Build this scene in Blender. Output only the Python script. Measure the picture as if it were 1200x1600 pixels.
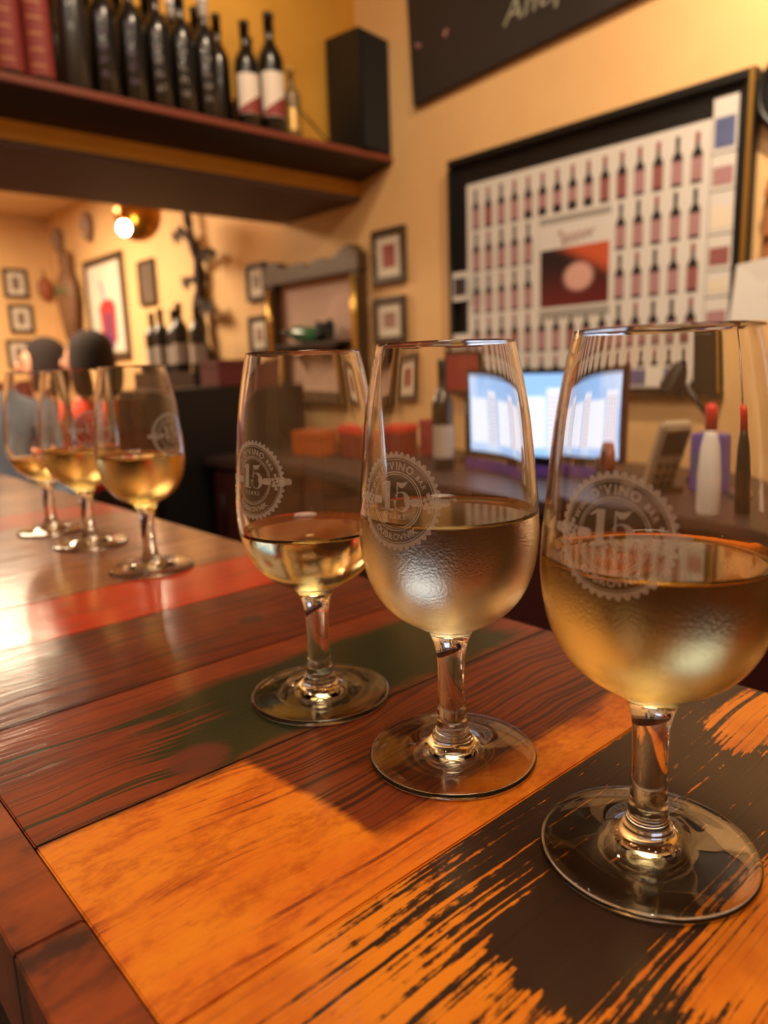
import bpy, bmesh, math, random
from mathutils import Vector, Matrix
random.seed(7)
PI = math.pi
scene = bpy.context.scene
COL = scene.collection
for o in list(bpy.data.objects):
    bpy.data.objects.remove(o, do_unlink=True)

# ------------------------------------------------------------------ camera
# world: X towards the poster wall, Y along the bar, Z up, bar top at z = 0
F_PX, PITCH, ROLL, YAW, CAM_H = 1155.0, 0.1923, 0.0348, 0.7254, 0.1468
_f0 = Vector((math.sin(YAW), math.cos(YAW), 0)); _r0 = Vector((math.cos(YAW), -math.sin(YAW), 0)); _up = Vector((0, 0, 1))
C_F = _f0 * math.cos(PITCH) - _up * math.sin(PITCH)
_u = _up * math.cos(PITCH) + _f0 * math.sin(PITCH)
C_R = _r0 * math.cos(ROLL) - _u * math.sin(ROLL)
C_U = _u * math.cos(ROLL) + _r0 * math.sin(ROLL)
C_P = Vector((0, 0, CAM_H))
cam_data = bpy.data.cameras.new('camera')
cam = bpy.data.objects.new('camera', cam_data)
COL.objects.link(cam)
m = Matrix((C_R, C_U, -C_F)).transposed().to_4x4()
m.translation = C_P
cam.matrix_world = m
cam_data.sensor_fit = 'VERTICAL'
cam_data.sensor_height = 36.0
cam_data.lens = F_PX * 36.0 / 1600.0
cam_data.clip_start = 0.01
cam_data.dof.use_dof = True
cam_data.dof.focus_distance = 0.254
cam_data.dof.aperture_fstop = cam_data.lens / 2.9
scene.camera = cam

def ray(x, y):
    return C_R * ((x - 600) / F_PX) - C_U * ((y - 800) / F_PX) + C_F
def on_x(x, y, X):
    d = ray(x, y); return C_P + d * (X / d.x)
def on_y(x, y, Y):
    d = ray(x, y); return C_P + d * (Y / d.y)
def on_z(x, y, Z):
    d = ray(x, y); return C_P + d * ((Z - CAM_H) / d.z)

# ------------------------------------------------------------------ world, lights, exposure
world = bpy.data.worlds.new('world'); scene.world = world
world.use_nodes = True
world.node_tree.nodes['Background'].inputs[0].default_value = (1.0, 0.75, 0.5, 1)
world.node_tree.nodes['Background'].inputs[1].default_value = 0.05
vs = scene.view_settings
vs.view_transform = 'Standard'; vs.look = 'None'; vs.gamma = 1.0; vs.use_curve_mapping = False
vs.exposure = 0.0
scene.cycles.max_bounces = 16
scene.cycles.transmission_bounces = 14
scene.cycles.glossy_bounces = 6
scene.cycles.transparent_max_bounces = 16
scene.cycles.sample_clamp_indirect = 16.0

def area_light(name, loc, size, power, color, target=None, spread=PI):
    d = bpy.data.lights.new(name, 'AREA'); d.shape = 'DISK'; d.size = size
    d.energy = power; d.color = color; d.spread = spread
    o = bpy.data.objects.new(name, d); COL.objects.link(o); o.location = loc
    if target is not None:
        o.rotation_euler = (Vector(target) - Vector(loc)).to_track_quat('-Z', 'Y').to_euler()
    return o
WARM = (1.0, 0.76, 0.50)
WARM2 = (1.0, 0.80, 0.58)
area_light('ceiling_lamp_over_bar', (0.25, 0.05, 1.585), 0.60, 14.0, WARM2, (0.25, 0.05, 0))
area_light('ceiling_spot_bar_end', (0.10, 1.10, 1.585), 0.07, 7.0, WARM2, (0.2, 0.8, 0))
area_light('ceiling_spot_poster', (1.15, 0.35, 1.585), 0.08, 18.0, WARM, (1.8, 0.55, 0.7), math.radians(120))
area_light('ceiling_spot_counter', (0.95, 0.95, 1.585), 0.06, 2.0, WARM, (1.3, 1.0, 0.0))
area_light('ceiling_spot_shelf', (0.95, 1.25, 1.585), 0.07, 6.0, WARM, (1.15, 2.09, 1.0), math.radians(130))
area_light('ceiling_lamp_room', (0.75, 4.0, 1.165), 0.8, 80.0, WARM, (0.75, 4.0, -1))
for gx, gy in ((-0.7, 0.9), (-0.55, 0.25), (-0.4, -0.4)):
    area_light('added_sparkle_spot', (gx, gy, 1.585), 0.05, 4.0, WARM2, (gx + .2, gy, 0))  # unseen spots added behind and left to put sparkle on the glasses

# ------------------------------------------------------------------ node helpers
def s2l(c):
    return c / 12.92 if c <= 0.04045 else ((c + 0.055) / 1.055) ** 2.4
def rgb(r, g, b):
    return (s2l(r / 255), s2l(g / 255), s2l(b / 255), 1)

class NT:
    def __init__(self, name):
        self.mat = bpy.data.materials.new(name); self.mat.use_nodes = True
        self.t = self.mat.node_tree
        self.b = self.t.nodes['Principled BSDF']
        self.out = self.t.nodes['Material Output']
    def n(self, kind, **kw):
        nd = self.t.nodes.new(kind)
        for k, v in kw.items():
            setattr(nd, k, v)
        return nd
    def link(self, a, b): self.t.links.new(a, b)
    def set(self, sock, v):
        if hasattr(v, 'is_linked') or isinstance(v, bpy.types.NodeSocket): self.link(v, sock)
        else: sock.default_value = v
    def math(self, op, a, b=0.0, c=None, clamp=False):
        nd = self.n('ShaderNodeMath', operation=op); nd.use_clamp = clamp
        self.set(nd.inputs[0], a); self.set(nd.inputs[1], b)
        if c is not None: self.set(nd.inputs[2], c)
        return nd.outputs[0]
    def mix(self, fac, a, b, blend='MIX'):
        nd = self.n('ShaderNodeMix', data_type='RGBA', blend_type=blend)
        self.set(nd.inputs['Factor'], fac); self.set(nd.inputs['A'], a) if False else None
        self.set(nd.inputs[6], a); self.set(nd.inputs[7], b)
        return nd.outputs[2]
    def pos(self):
        return self.n('ShaderNodeNewGeometry').outputs['Position']
    def obj(self):
        return self.n('ShaderNodeTexCoord').outputs['Object']
    def scaled(self, vec, s, off=(0, 0, 0)):
        nd = self.n('ShaderNodeMapping'); self.link(vec, nd.inputs[0])
        nd.inputs['Scale'].default_value = s; nd.inputs['Location'].default_value = off
        return nd.outputs[0]
    def noise(self, vec, scale=1.0, detail=4.0, rough=0.55, dist=0.0):
        nd = self.n('ShaderNodeTexNoise'); self.link(vec, nd.inputs['Vector'])
        nd.inputs['Scale'].default_value = scale; nd.inputs['Detail'].default_value = detail
        nd.inputs['Roughness'].default_value = rough; nd.inputs['Distortion'].default_value = dist
        return nd.outputs[0]
    def step(self, v, a, b):
        nd = self.n('ShaderNodeMapRange', interpolation_type='SMOOTHSTEP')
        self.set(nd.inputs[0], v); nd.inputs[1].default_value = a; nd.inputs[2].default_value = b
        return nd.outputs[0]
    def bump(self, h, strength, dist):
        nd = self.n('ShaderNodeBump'); nd.inputs['Strength'].default_value = strength
        nd.inputs['Distance'].default_value = dist; self.link(h, nd.inputs['Height'])
        self.link(nd.outputs[0], self.b.inputs['Normal'])

def plain(name, col, rough=0.5, metal=0.0, noise=0.06, coat=0.0, scale=30):
    """painted / plastic / metal surface with a slight procedural unevenness"""
    t = NT(name)
    n = t.noise(t.obj(), scale, 3)
    f = t.math('MULTIPLY_ADD', n, noise * 2, 1 - noise)
    c = t.mix(1.0, col, (1, 1, 1, 1), 'MULTIPLY')
    vm = t.n('ShaderNodeVectorMath', operation='SCALE'); t.link(c, vm.inputs[0]); t.link(f, vm.inputs['Scale'])
    t.link(vm.outputs[0], t.b.inputs['Base Color'])
    t.b.inputs['Roughness'].default_value = rough; t.b.inputs['Metallic'].default_value = metal
    t.b.inputs['Coat Weight'].default_value = coat
    return t.mat

def emit(name, col, strength):
    t = NT(name)
    t.b.inputs['Base Color'].default_value = col
    t.b.inputs['Emission Color'].default_value = col; t.b.inputs['Emission Strength'].default_value = strength
    return t.mat

# ------------------------------------------------------------------ mesh helpers
class MB:
    def __init__(self): self.v = []; self.f = []; self.mi = []; self.sm = []
    def add(self, vs, fs, mi=0, smooth=False):
        k = len(self.v); self.v += [tuple(p) for p in vs]
        for f in fs:
            self.f.append(tuple(i + k for i in f)); self.mi.append(mi); self.sm.append(smooth)
        return self
    def box(self, a, b, mi=0, mat=None):
        x0, y0, z0 = a; x1, y1, z1 = b
        vs = [Vector(p) for p in ((x0, y0, z0), (x1, y0, z0), (x1, y1, z0), (x0, y1, z0), (x0, y0, z1), (x1, y0, z1), (x1, y1, z1), (x0, y1, z1))]
        if mat is not None: vs = [mat @ p for p in vs]
        return self.add(vs, [(0, 3, 2, 1), (4, 5, 6, 7), (0, 1, 5, 4), (1, 2, 6, 5), (2, 3, 7, 6), (3, 0, 4, 7)], mi)
    def bbox(self, a, b, r, mi=0, mat=None, seg=2):
        bm = bmesh.new(); bmesh.ops.create_cube(bm, size=1)
        for v in bm.verts:
            v.co = Vector([(a[i] + b[i]) / 2 + v.co[i] * (b[i] - a[i]) for i in range(3)])
        bmesh.ops.bevel(bm, geom=list(bm.edges), offset=r, segments=seg, affect='EDGES')
        bm.verts.index_update()
        vs = [(mat @ v.co) if mat is not None else v.co.copy() for v in bm.verts]
        fs = [tuple(v.index for v in f.verts) for f in bm.faces]; bm.free()
        return self.add(vs, fs, mi)
    def lathe(self, prof, seg=24, mi=0, mat=None, cap=True):
        vs, fs = [], []; n = len(prof)
        for r, z in prof:
            for k in range(seg):
                a = 2 * PI * k / seg; p = Vector((r * math.cos(a), r * math.sin(a), z))
                vs.append(mat @ p if mat is not None else p)
        for i in range(n - 1):
            for k in range(seg):
                k2 = (k + 1) % seg
                fs.append((i * seg + k, i * seg + k2, (i + 1) * seg + k2, (i + 1) * seg + k))
        if cap:
            fs.append(tuple(reversed(range(seg)))); fs.append(tuple((n - 1) * seg + k for k in range(seg)))
        return self.add(vs, fs, mi, True)
    def tube(self, pts, r, seg=8, mi=0):
        pts = [Vector(p) for p in pts]; rs = r if isinstance(r, (list, tuple)) else [r] * len(pts)
        vs, fs = [], []; n = len(pts)
        for i, p in enumerate(pts):
            d = (pts[min(i + 1, n - 1)] - pts[max(i - 1, 0)]).normalized()
            a = d.orthogonal().normalized() if i == 0 else (a - d * a.dot(d)).normalized()
            b = d.cross(a)
            for k in range(seg):
                t = 2 * PI * k / seg; vs.append(p + (a * math.cos(t) + b * math.sin(t)) * rs[i])
        for i in range(n - 1):
            for k in range(seg):
                k2 = (k + 1) % seg; fs.append((i * seg + k, i * seg + k2, (i + 1) * seg + k2, (i + 1) * seg + k))
        fs.append(tuple(reversed(range(seg)))); fs.append(tuple((n - 1) * seg + k for k in range(seg)))
        return self.add(vs, fs, mi, True)
    def ball(self, c, rx, ry=None, rz=None, mi=0, seg=14, rings=9):
        ry = ry or rx; rz = rz or rx; vs, fs = [], []
        vs.append((c[0], c[1], c[2] - rz))
        for i in range(1, rings):
            t = -PI / 2 + PI * i / rings
            for k in range(seg):
                a = 2 * PI * k / seg
                vs.append((c[0] + rx * math.cos(t) * math.cos(a), c[1] + ry * math.cos(t) * math.sin(a), c[2] + rz * math.sin(t)))
        vs.append((c[0], c[1], c[2] + rz)); L = len(vs) - 1
        for k in range(seg):
            k2 = (k + 1) % seg
            fs.append((0, 1 + k2, 1 + k)); fs.append((L, L - seg + k, L - seg + k2))
            for i in range(rings - 2):
                a = 1 + i * seg; fs.append((a + k, a + k2, a + seg + k2, a + seg + k))
        return self.add(vs, fs, mi, True)
    def mesh(self, name, mats):
        me = bpy.data.meshes.new(name); me.from_pydata(self.v, [], self.f)
        for mm in (mats if isinstance(mats, (list, tuple)) else [mats]): me.materials.append(mm)
        me.polygons.foreach_set('material_index', self.mi); me.polygons.foreach_set('use_smooth', self.sm)
        me.update(); return me
    def build(self, name, mats, parent=None):
        o = bpy.data.objects.new(name, self.mesh(name, mats)); COL.objects.link(o)
        if parent is not None: o.parent = parent
        return o

def tag(o, label=None, cat=None, group=None, kind=None):
    if label: o['label'] = label
    if cat: o['category'] = cat
    if group: o['group'] = group
    if kind: o['kind'] = kind
    return o
def thing(name, label, cat, loc=(0, 0, 0), rz=0.0, group=None, kind=None):
    o = bpy.data.objects.new(name, None); COL.objects.link(o); o.empty_display_size = 0.05
    o.location = loc; o.rotation_euler = (0, 0, rz)
    return tag(o, label, cat, group, kind)
def copy_tree(o, parent=None):
    c = o.copy(); COL.objects.link(c); c.parent = parent
    for ch in list(o.children): copy_tree(ch, c)
    return c

_txt_cache = {}
def text_tris(s, size=1.0, shear=0.0, bold=0.0):
    """flat triangles of a string in the built-in font: (verts2d, faces, width)"""
    key = (s, size, shear, bold)
    if key in _txt_cache: return _txt_cache[key]
    cu = bpy.data.curves.new('t', 'FONT'); cu.body = s; cu.size = size; cu.shear = shear; cu.offset = bold; cu.resolution_u = 3
    ob = bpy.data.objects.new('t', cu); COL.objects.link(ob)
    dg = bpy.context.evaluated_depsgraph_get(); me = bpy.data.meshes.new_from_object(ob.evaluated_get(dg))
    vs = [(v.co.x, v.co.y) for v in me.vertices]; fs = [tuple(p.vertices) for p in me.polygons]
    w = max([x for x, y in vs], default=size * .3) if vs else size * .3
    bpy.data.objects.remove(ob); bpy.data.curves.remove(cu); bpy.data.meshes.remove(me)
    _txt_cache[key] = (vs, fs, w); return _txt_cache[key]

# ------------------------------------------------------------------ materials
def wall_mat(name, col, col2):
    t = NT(name)
    n = t.noise(t.pos(), 2.2, 5, .6); n2 = t.noise(t.pos(), 60, 4)
    t.link(t.mix(t.step(n, .3, .75), col, col2), t.b.inputs['Base Color'])
    t.b.inputs['Roughness'].default_value = .75
    t.bump(n2, .15, .004)
    return t.mat
M_WALL = wall_mat('ochre_plaster', rgb(226, 184, 128), rgb(214, 170, 116))
M_GOLD_WALL = wall_mat('gold_plaster', rgb(214, 160, 60), rgb(196, 138, 44))
M_CEIL = wall_mat('cream_ceiling', rgb(232, 205, 165), rgb(226, 196, 152))
M_SOFFIT = plain('dark_brown_paint', rgb(86, 62, 58), .6)
M_BLACKWOOD = plain('black_painted_wood', rgb(36, 28, 26), .45)
M_REDWOOD = plain('red_brown_wood', rgb(120, 58, 42), .4)
M_FLOOR = plain('dark_stone_floor', rgb(60, 46, 38), .6, scale=6, noise=.2)
M_BURG = plain('burgundy_wood', rgb(66, 26, 26), .42, noise=.15)
M_DARK = plain('dark_walnut', rgb(38, 24, 20), .45, noise=.12)
M_BLACK = plain('black_plastic', rgb(18, 17, 17), .4)
M_CHAR = plain('charcoal_metal', rgb(40, 38, 38), .35, .6)
M_STEEL = plain('grey_steel', rgb(150, 145, 140), .35, .9)
M_BRONZE = plain('bronze_gilt', rgb(84, 60, 38), .5, .2, noise=.25, scale=60)
M_GOLD = plain('gold_leaf', rgb(205, 158, 72), .3, .75, noise=.15)
M_PAPER = plain('white_paper', rgb(226, 222, 218), .7, noise=.03)
M_SHEET = plain('poster_print_white', rgb(208, 203, 200), .5, noise=.03)
M_MAT = plain('cream_passepartout', rgb(214, 202, 184), .7, noise=.05)
M_PRINT_DARK = plain('print_dark_glass', rgb(34, 24, 26), .45, noise=.1)
M_PRINT_RED = plain('print_red_label', rgb(142, 86, 84), .5, noise=.2, scale=120)
M_PRINT_PINK = plain('print_pink_label', rgb(164, 124, 128), .5, noise=.2, scale=120)
M_PRINT_CAP = plain('print_red_capsule', rgb(132, 52, 52), .5, noise=.2)
M_CHALK = plain('chalk_marks', rgb(150, 148, 132), .9, noise=.4, scale=200)
M_CHALK_PINK = plain('pink_chalk', rgb(160, 110, 110), .9, noise=.4, scale=200)
M_BOARD = plain('blackboard_slate', rgb(40, 33, 31), .6, noise=.12, scale=8)
M_RED = plain('red_card', rgb(170, 42, 36), .5)
M_ORANGE = plain('orange_card', rgb(176, 84, 26), .5)
M_BLUE = plain('blue_print', rgb(86, 96, 140), .5, noise=.4, scale=40)
M_PURPLE = plain('purple_card', rgb(92, 76, 170), .5)
M_WHITEPL = plain('white_plastic', rgb(224, 220, 220), .4)
M_REDPL = plain('red_plastic', rgb(214, 34, 30), .35)
M_SKIN = plain('skin', rgb(196, 140, 112), .55)
M_HAIR = plain('dark_hair', rgb(30, 19, 17), .95, noise=.3, scale=80)
M_SHIRT_RED = plain('red_cotton', rgb(208, 52, 30), .8)
M_SHIRT_DARK = plain('dark_plum_knit', rgb(70, 40, 42), .85)
M_SHIRT_BLUE = plain('pale_denim', rgb(150, 168, 190), .8, noise=.3)
M_TROUSER = plain('navy_cloth', rgb(44, 44, 60), .85)
M_GREEN_GLASS = plain('green_bottle_glass', rgb(40, 96, 62), .15)
M_BOTTLE = plain('dark_bottle_glass', rgb(16, 14, 13), .28, coat=.4)
M_BOTTLE2 = plain('smoky_bottle_glass', rgb(34, 30, 28), .35, coat=.3)
M_LABEL_W = plain('white_label', rgb(222, 208, 196), .6)
M_LABEL_R = plain('red_label', rgb(132, 48, 42), .6, noise=.25, scale=60)
M_SCRIPT = plain('pale_script_ink', rgb(150, 142, 140), .7)
M_SCRIPT_V = plain('violet_script_ink', rgb(112, 96, 122), .7)
M_GOLDINK = plain('worn_gold_ink', rgb(176, 112, 72), .6, noise=.4, scale=90)
M_FOIL_G = plain('gold_foil', rgb(210, 170, 100), .3, .6)

def glass_material(name):
    t = NT(name); t.t.nodes.remove(t.b)
    g = t.n('ShaderNodeBsdfGlass'); g.inputs['IOR'].default_value = 1.5; g.inputs['Color'].default_value = (.99, .985, .975, 1)
    at = t.n('ShaderNodeAttribute', attribute_name='frost')
    c = t.obj()
    n1 = t.noise(c, 1100, 2, .6); n2 = t.noise(c, 70, 3, .6)
    fr = t.math('MULTIPLY', at.outputs['Fac'], t.math('MULTIPLY_ADD', n2, .8, .55), clamp=True)
    t.link(t.math('MULTIPLY', fr, .145), g.inputs['Roughness'])
    bp = t.n('ShaderNodeBump'); bp.inputs['Distance'].default_value = .0004
    t.link(t.math('MULTIPLY', fr, .5), bp.inputs['Strength']); t.link(n1, bp.inputs['Height']); t.link(bp.outputs[0], g.inputs['Normal'])
    t.link(g.outputs[0], t.out.inputs[0]); return t.mat
M_GLASS = glass_material('clear_glass')
def wine_side(name, col):
    t = NT(name); t.t.nodes.remove(t.b)
    g = t.n('ShaderNodeBsdfGlass'); g.inputs['IOR'].default_value = 1.345 / 1.5; g.inputs['Color'].default_value = col
    g.inputs['Roughness'].default_value = 0.0
    t.link(g.outputs[0], t.out.inputs[0]); return t.mat
def wine_top(name, col):
    t = NT(name); t.t.nodes.remove(t.b)
    g = t.n('ShaderNodeBsdfGlass'); g.inputs['IOR'].default_value = 1.345; g.inputs['Color'].default_value = col
    g.inputs['Roughness'].default_value = 0.0
    t.link(g.outputs[0], t.out.inputs[0]); return t.mat
def etch_material():
    t = NT('etched_frosting'); t.t.nodes.remove(t.b)
    d = t.n('ShaderNodeBsdfDiffuse'); d.inputs[0].default_value = (.85, .82, .8, 1)
    tr = t.n('ShaderNodeBsdfTranslucent'); tr.inputs[0].default_value = (.85, .82, .8, 1)
    a = t.n('ShaderNodeMixShader'); a.inputs[0].default_value = .5; t.link(d.outputs[0], a.inputs[1]); t.link(tr.outputs[0], a.inputs[2])
    tp = t.n('ShaderNodeBsdfTransparent')
    mx = t.n('ShaderNodeMixShader'); t.link(t.math('MULTIPLY_ADD', t.noise(t.obj(), 500, 2), .4, .34, clamp=True), mx.inputs[0])
    t.link(tp.outputs[0], mx.inputs[1]); t.link(a.outputs[0], mx.inputs[2]); t.link(mx.outputs[0], t.out.inputs[0]); return t.mat
M_ETCH = etch_material()

# worn painted wood of the bar planks ------------------------------------------------
def plank_mat(name, wood_a, wood_b, grain_col, grain=(.45, .62), layers=(), rough=.16, freq=150, gain=1.0, warp_amt=.03):
    """layers: list of (colour, field(t, x, y, n_fine, n_blob) -> mask socket)"""
    t = NT(name); P = t.pos()
    sep = t.n('ShaderNodeSeparateXYZ'); t.link(P, sep.inputs[0]); x, y = sep.outputs[0], sep.outputs[1]
    warp = t.noise(t.scaled(P, (9, 14, 0)), 1.0, 2, .5)
    wy = t.math('MULTIPLY_ADD', warp, warp_amt, y)
    cmb = t.n('ShaderNodeCombineXYZ'); t.link(x, cmb.inputs[0]); t.link(wy, cmb.inputs[1])
    fine = t.noise(t.scaled(cmb.outputs[0], (5, freq, 0)), 1.0, 4, .6)
    finer = t.noise(t.scaled(cmb.outputs[0], (30, freq * 4, 0)), 1.0, 3, .6)
    blob = t.noise(t.scaled(P, (22, 30, 0)), 1.0, 4, .6)
    speck = t.noise(t.scaled(P, (120, 260, 0)), 1.0, 3, .7)
    c = t.mix(t.step(blob, .35, .7), wood_a, wood_b)
    gm = t.math('MULTIPLY', t.step(fine, grain[0], grain[1]), t.math('MULTIPLY_ADD', finer, .8, .45, clamp=True), clamp=True)
    c = t.mix(t.math('MULTIPLY', gm, gain), c, grain_col)
    for col, fld in layers:
        c = t.mix(fld(t, x, y, fine, blob, speck), c, col)
    t.link(c, t.b.inputs['Base Color'])
    t.b.inputs['Roughness'].default_value = .5
    t.b.inputs['Specular IOR Level'].default_value = .12
    t.b.inputs['Coat Weight'].default_value = .85
    t.b.inputs['Coat IOR'].default_value = 1.36
    t.set(t.b.inputs['Coat Roughness'], t.math('MULTIPLY_ADD', blob, .10, rough - .06))
    h = t.math('MULTIPLY_ADD', fine, .5, t.math('MULTIPLY', t.noise(t.scaled(P, (14, 14, 0)), 1.0, 2), 1.4))
    bp = t.n('ShaderNodeBump'); bp.inputs['Strength'].default_value = .25; bp.inputs['Distance'].default_value = .0012
    t.link(h, bp.inputs['Height']); t.link(bp.outputs[0], t.b.inputs['Normal']); t.link(bp.outputs[0], t.b.inputs['Coat Normal'])
    return t.mat
def band(t, v, a, b, s):
    return t.math('MULTIPLY', t.step(v, a - s, a + s), t.math('SUBTRACT', 1.0, t.step(v, b - s, b + s)))
def jit(t, v, n, amt):
    return t.math('MULTIPLY_ADD', t.math('SUBTRACT', n, .5), amt, v)

OR_A, OR_B = rgb(216, 124, 22), rgb(184, 88, 10)
BR_A, BR_B = rgb(106, 39, 12), rgb(82, 27, 9)
GRAIN_D = rgb(50, 18, 7)
BLACKP = rgb(27, 20, 15)
GREENP = rgb(24, 36, 8)

def f_black_streaks(t, x, y, fine, blob, speck):
    # black paint worn through along the grain; denser to the right, orange wood left bare on the left
    v = t.math('ADD', t.math('MULTIPLY', t.math('SUBTRACT', fine, .5), 2.1), t.math('MULTIPLY', t.math('SUBTRACT', speck, .5), .9))
    dens = t.math('MULTIPLY', t.math('SUBTRACT', x, .112), 7.0)
    dens = t.math('MINIMUM', dens, .36)
    patch = t.math('MULTIPLY', band(t, jit(t, x, blob, .06), .128, .172, .010), band(t, jit(t, y, fine, .02), .080, .106, .006))
    bare = t.math('MULTIPLY', band(t, jit(t, x, blob, .08), .272, .318, .012), band(t, jit(t, y, fine, .03), .088, .124, .006))
    bare2 = t.math('MULTIPLY', band(t, jit(t, x, blob, .05), .150, .215, .02), band(t, jit(t, y, fine, .02), .045, .074, .006))
    v = t.math('ADD', t.math('ADD', v, dens), t.math('SUBTRACT', t.math('MULTIPLY', patch, 1.0), t.math('MULTIPLY', t.math('MAXIMUM', bare, bare2), .65)))
    return t.math('MULTIPLY', t.step(v, -.03, .10), .97)
def f_dark_stain(t, x, y, fine, blob, speck):
    # red-brown stain right of the sanded orange end, its lower edge wavy
    xx = jit(t, x, blob, .014); yy = jit(t, y, blob, .02)
    edge = t.math('ADD', .132, t.math('MULTIPLY', t.math('SUBTRACT', .235, y), .05))
    a = t.step(t.math('SUBTRACT', xx, edge), -.002, .003)
    lo = t.step(t.math('SUBTRACT', yy, .162), -.004, .006)
    return t.math('MULTIPLY', t.math('MULTIPLY', a, lo), .93)
def f_stain_grain(t, x, y, fine, blob, speck):
    m_ = f_dark_stain(t, x, y, fine, blob, speck)
    return t.math('MULTIPLY', m_, t.step(fine, .47, .60))
def f_specks(t, x, y, fine, blob, speck):
    return t.math('MULTIPLY', t.math('MULTIPLY', t.step(fine, .55, .62), t.step(blob, .48, .60)), .8)
def f_amber(t, x, y, fine, blob, speck):
    v = t.noise(t.scaled(t.pos(), (26, 60, 0)), 1.0, 5, .65)
    br = t.noise(t.n('ShaderNodeMapping').outputs[0], 1.0, 1) if False else t.noise(t.scaled(t.pos(), (260, 420, 0)), 1.0, 3, .6)
    return t.math('MULTIPLY', t.step(t.math('MULTIPLY_ADD', br, .35, v), .60, .86), .8)
def f_seam_dirt(y0, w=.006):
    def g(t, x, y, fine, blob, speck):
        d = t.math('ABSOLUTE', t.math('SUBTRACT', jit(t, y, blob, .008), y0))
        return t.math('MULTIPLY', t.math('SUBTRACT', 1.0, t.step(d, w * .3, w)), t.math('MULTIPLY_ADD', speck, 1.6, -.1, clamp=True), clamp=True)
    return g
def f_green(t, x, y, fine, blob, speck):
    # worn green paint: solid to the right, broken into streaks to the left
    yy = jit(t, y, blob, .025)
    b = band(t, yy, .238, .308, .006)
    xr = band(t, jit(t, x, blob, .05), -.2, .312, .012)
    dens = t.math('MULTIPLY', t.math('SUBTRACT', x, .118), 9.0)
    dens = t.math('MAXIMUM', t.math('MINIMUM', dens, .7), -.18)
    v = t.math('ADD', t.math('MULTIPLY', t.math('SUBTRACT', .53, fine), 2.2), dens)
    return t.math('MULTIPLY', t.math('MULTIPLY', t.math('MULTIPLY', b, xr), t.step(v, -.05, .12)), .95)
def f_knot(cx, cy, r):
    def g(t, x, y, fine, blob, speck):
        dx = t.math('MULTIPLY', t.math('SUBTRACT', x, cx), .8); dy = t.math('SUBTRACT', jit(t, y, blob, .004), cy)
        d = t.math('SQRT', t.math('ADD', t.math('MULTIPLY', dx, dx), t.math('MULTIPLY', dy, dy)))
        return t.math('MULTIPLY', t.math('SUBTRACT', 1.0, t.step(d, r * .55, r)), .85)
    return g
def f_red(t, x, y, fine, blob, speck):
    return t.math('MULTIPLY', t.step(t.math('ADD', t.math('SUBTRACT', .62, fine), t.math('MULTIPLY', t.math('SUBTRACT', blob, .5), .5)), -.05, .05), .95)

PL_BLACK = plank_mat('plank_worn_black', OR_A, OR_B, rgb(96, 40, 10), (.5, .66), [(BLACKP, f_black_streaks)], .2, 620, .6, .008)
PL_ORANGE = plank_mat('plank_sanded_orange', OR_A, rgb(204, 100, 18), rgb(150, 62, 12), (.52, .72),
                      [(rgb(168, 74, 10), f_amber), (rgb(104, 40, 10), f_specks), (rgb(98, 32, 9), f_dark_stain), (GRAIN_D, f_stain_grain), (rgb(46, 30, 18), f_seam_dirt(.2365, .005))], .2, 480, .35)
PL_GREEN = plank_mat('plank_worn_green', rgb(128, 52, 18), rgb(104, 38, 13), rgb(62, 24, 14), (.48, .64),
                     [(GREENP, f_green), (rgb(92, 40, 26), f_knot(.119, .249, .013)), (rgb(48, 30, 16), f_seam_dirt(.2345, .004))], .15, 330, .7)
PL_BROWN = plank_mat('plank_red_brown', BR_A, BR_B, rgb(46, 18, 10), (.46, .62), [(rgb(52, 22, 14), f_knot(.222, .375, .008))], .15, 280, .9)
PL_RED = plank_mat('plank_glossy_red', rgb(150, 60, 26), rgb(120, 46, 20), rgb(70, 26, 12), (.5, .66), [(rgb(176, 44, 14), f_red)], .14, 220, .5)
PL_TAN = plank_mat('plank_tan', rgb(150, 96, 62), rgb(122, 72, 46), rgb(78, 44, 28), (.48, .66), (), .16, 200, .7)
PL_TAN2 = plank_mat('plank_brown_tan', rgb(132, 78, 48), rgb(108, 58, 36), rgb(66, 34, 22), (.48, .66), (), .16, 200, .7)
PL_BATTEN = plank_mat('batten_dark', rgb(142, 64, 20), rgb(96, 40, 14), rgb(36, 16, 10), (.5, .7), [(rgb(40, 20, 14), lambda t, x, y, fine, blob, speck: t.math('MULTIPLY', t.step(blob, .52, .66), .8))], .2, 60, .6)

# ------------------------------------------------------------------ room shell
BZ = -1.10            # floor level
CZ = 1.60             # ceiling level over the bar
CZ2 = 1.18            # lower ceiling of the back room
XW, YF, XL, YB = 1.80, 5.28, -1.30, -1.30
HY0, HY1, HZ = 2.09, 2.58, 0.735      # header over the passage: front, back, underside
def struct(name, mb, mats, label=None, parent=None):
    o = mb.build(name, mats, parent); tag(o, label, None, None, 'structure' if parent is None else None); return o
struct('floor', MB().box((XL - .1, YB - .1, BZ - .1), (XW + .1, YF + .1, BZ)), M_FLOOR, 'dark stone floor of the wine bar')
struct('ceiling', MB().box((XL - .1, YB - .1, CZ), (XW + .1, YF + .1, CZ + .1)), wall_mat('brown_ceiling', rgb(120, 86, 58), rgb(104, 74, 50)), 'brown painted ceiling over the bar')
struct('wall_right', MB().box((XW, YB - .1, BZ), (XW + .1, YF + .1, CZ)), M_WALL, 'ochre plaster wall behind the bar with poster and pictures')
struct('wall_far', MB().box((XL, YF, BZ), (XW, YF + .1, CZ)), M_WALL, 'ochre plaster wall at the end of the back room')
struct('wall_left', MB().box((XL - .1, YB - .1, BZ), (XL, YF + .1, CZ)), M_WALL, 'ochre plaster wall opposite the bar')
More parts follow.
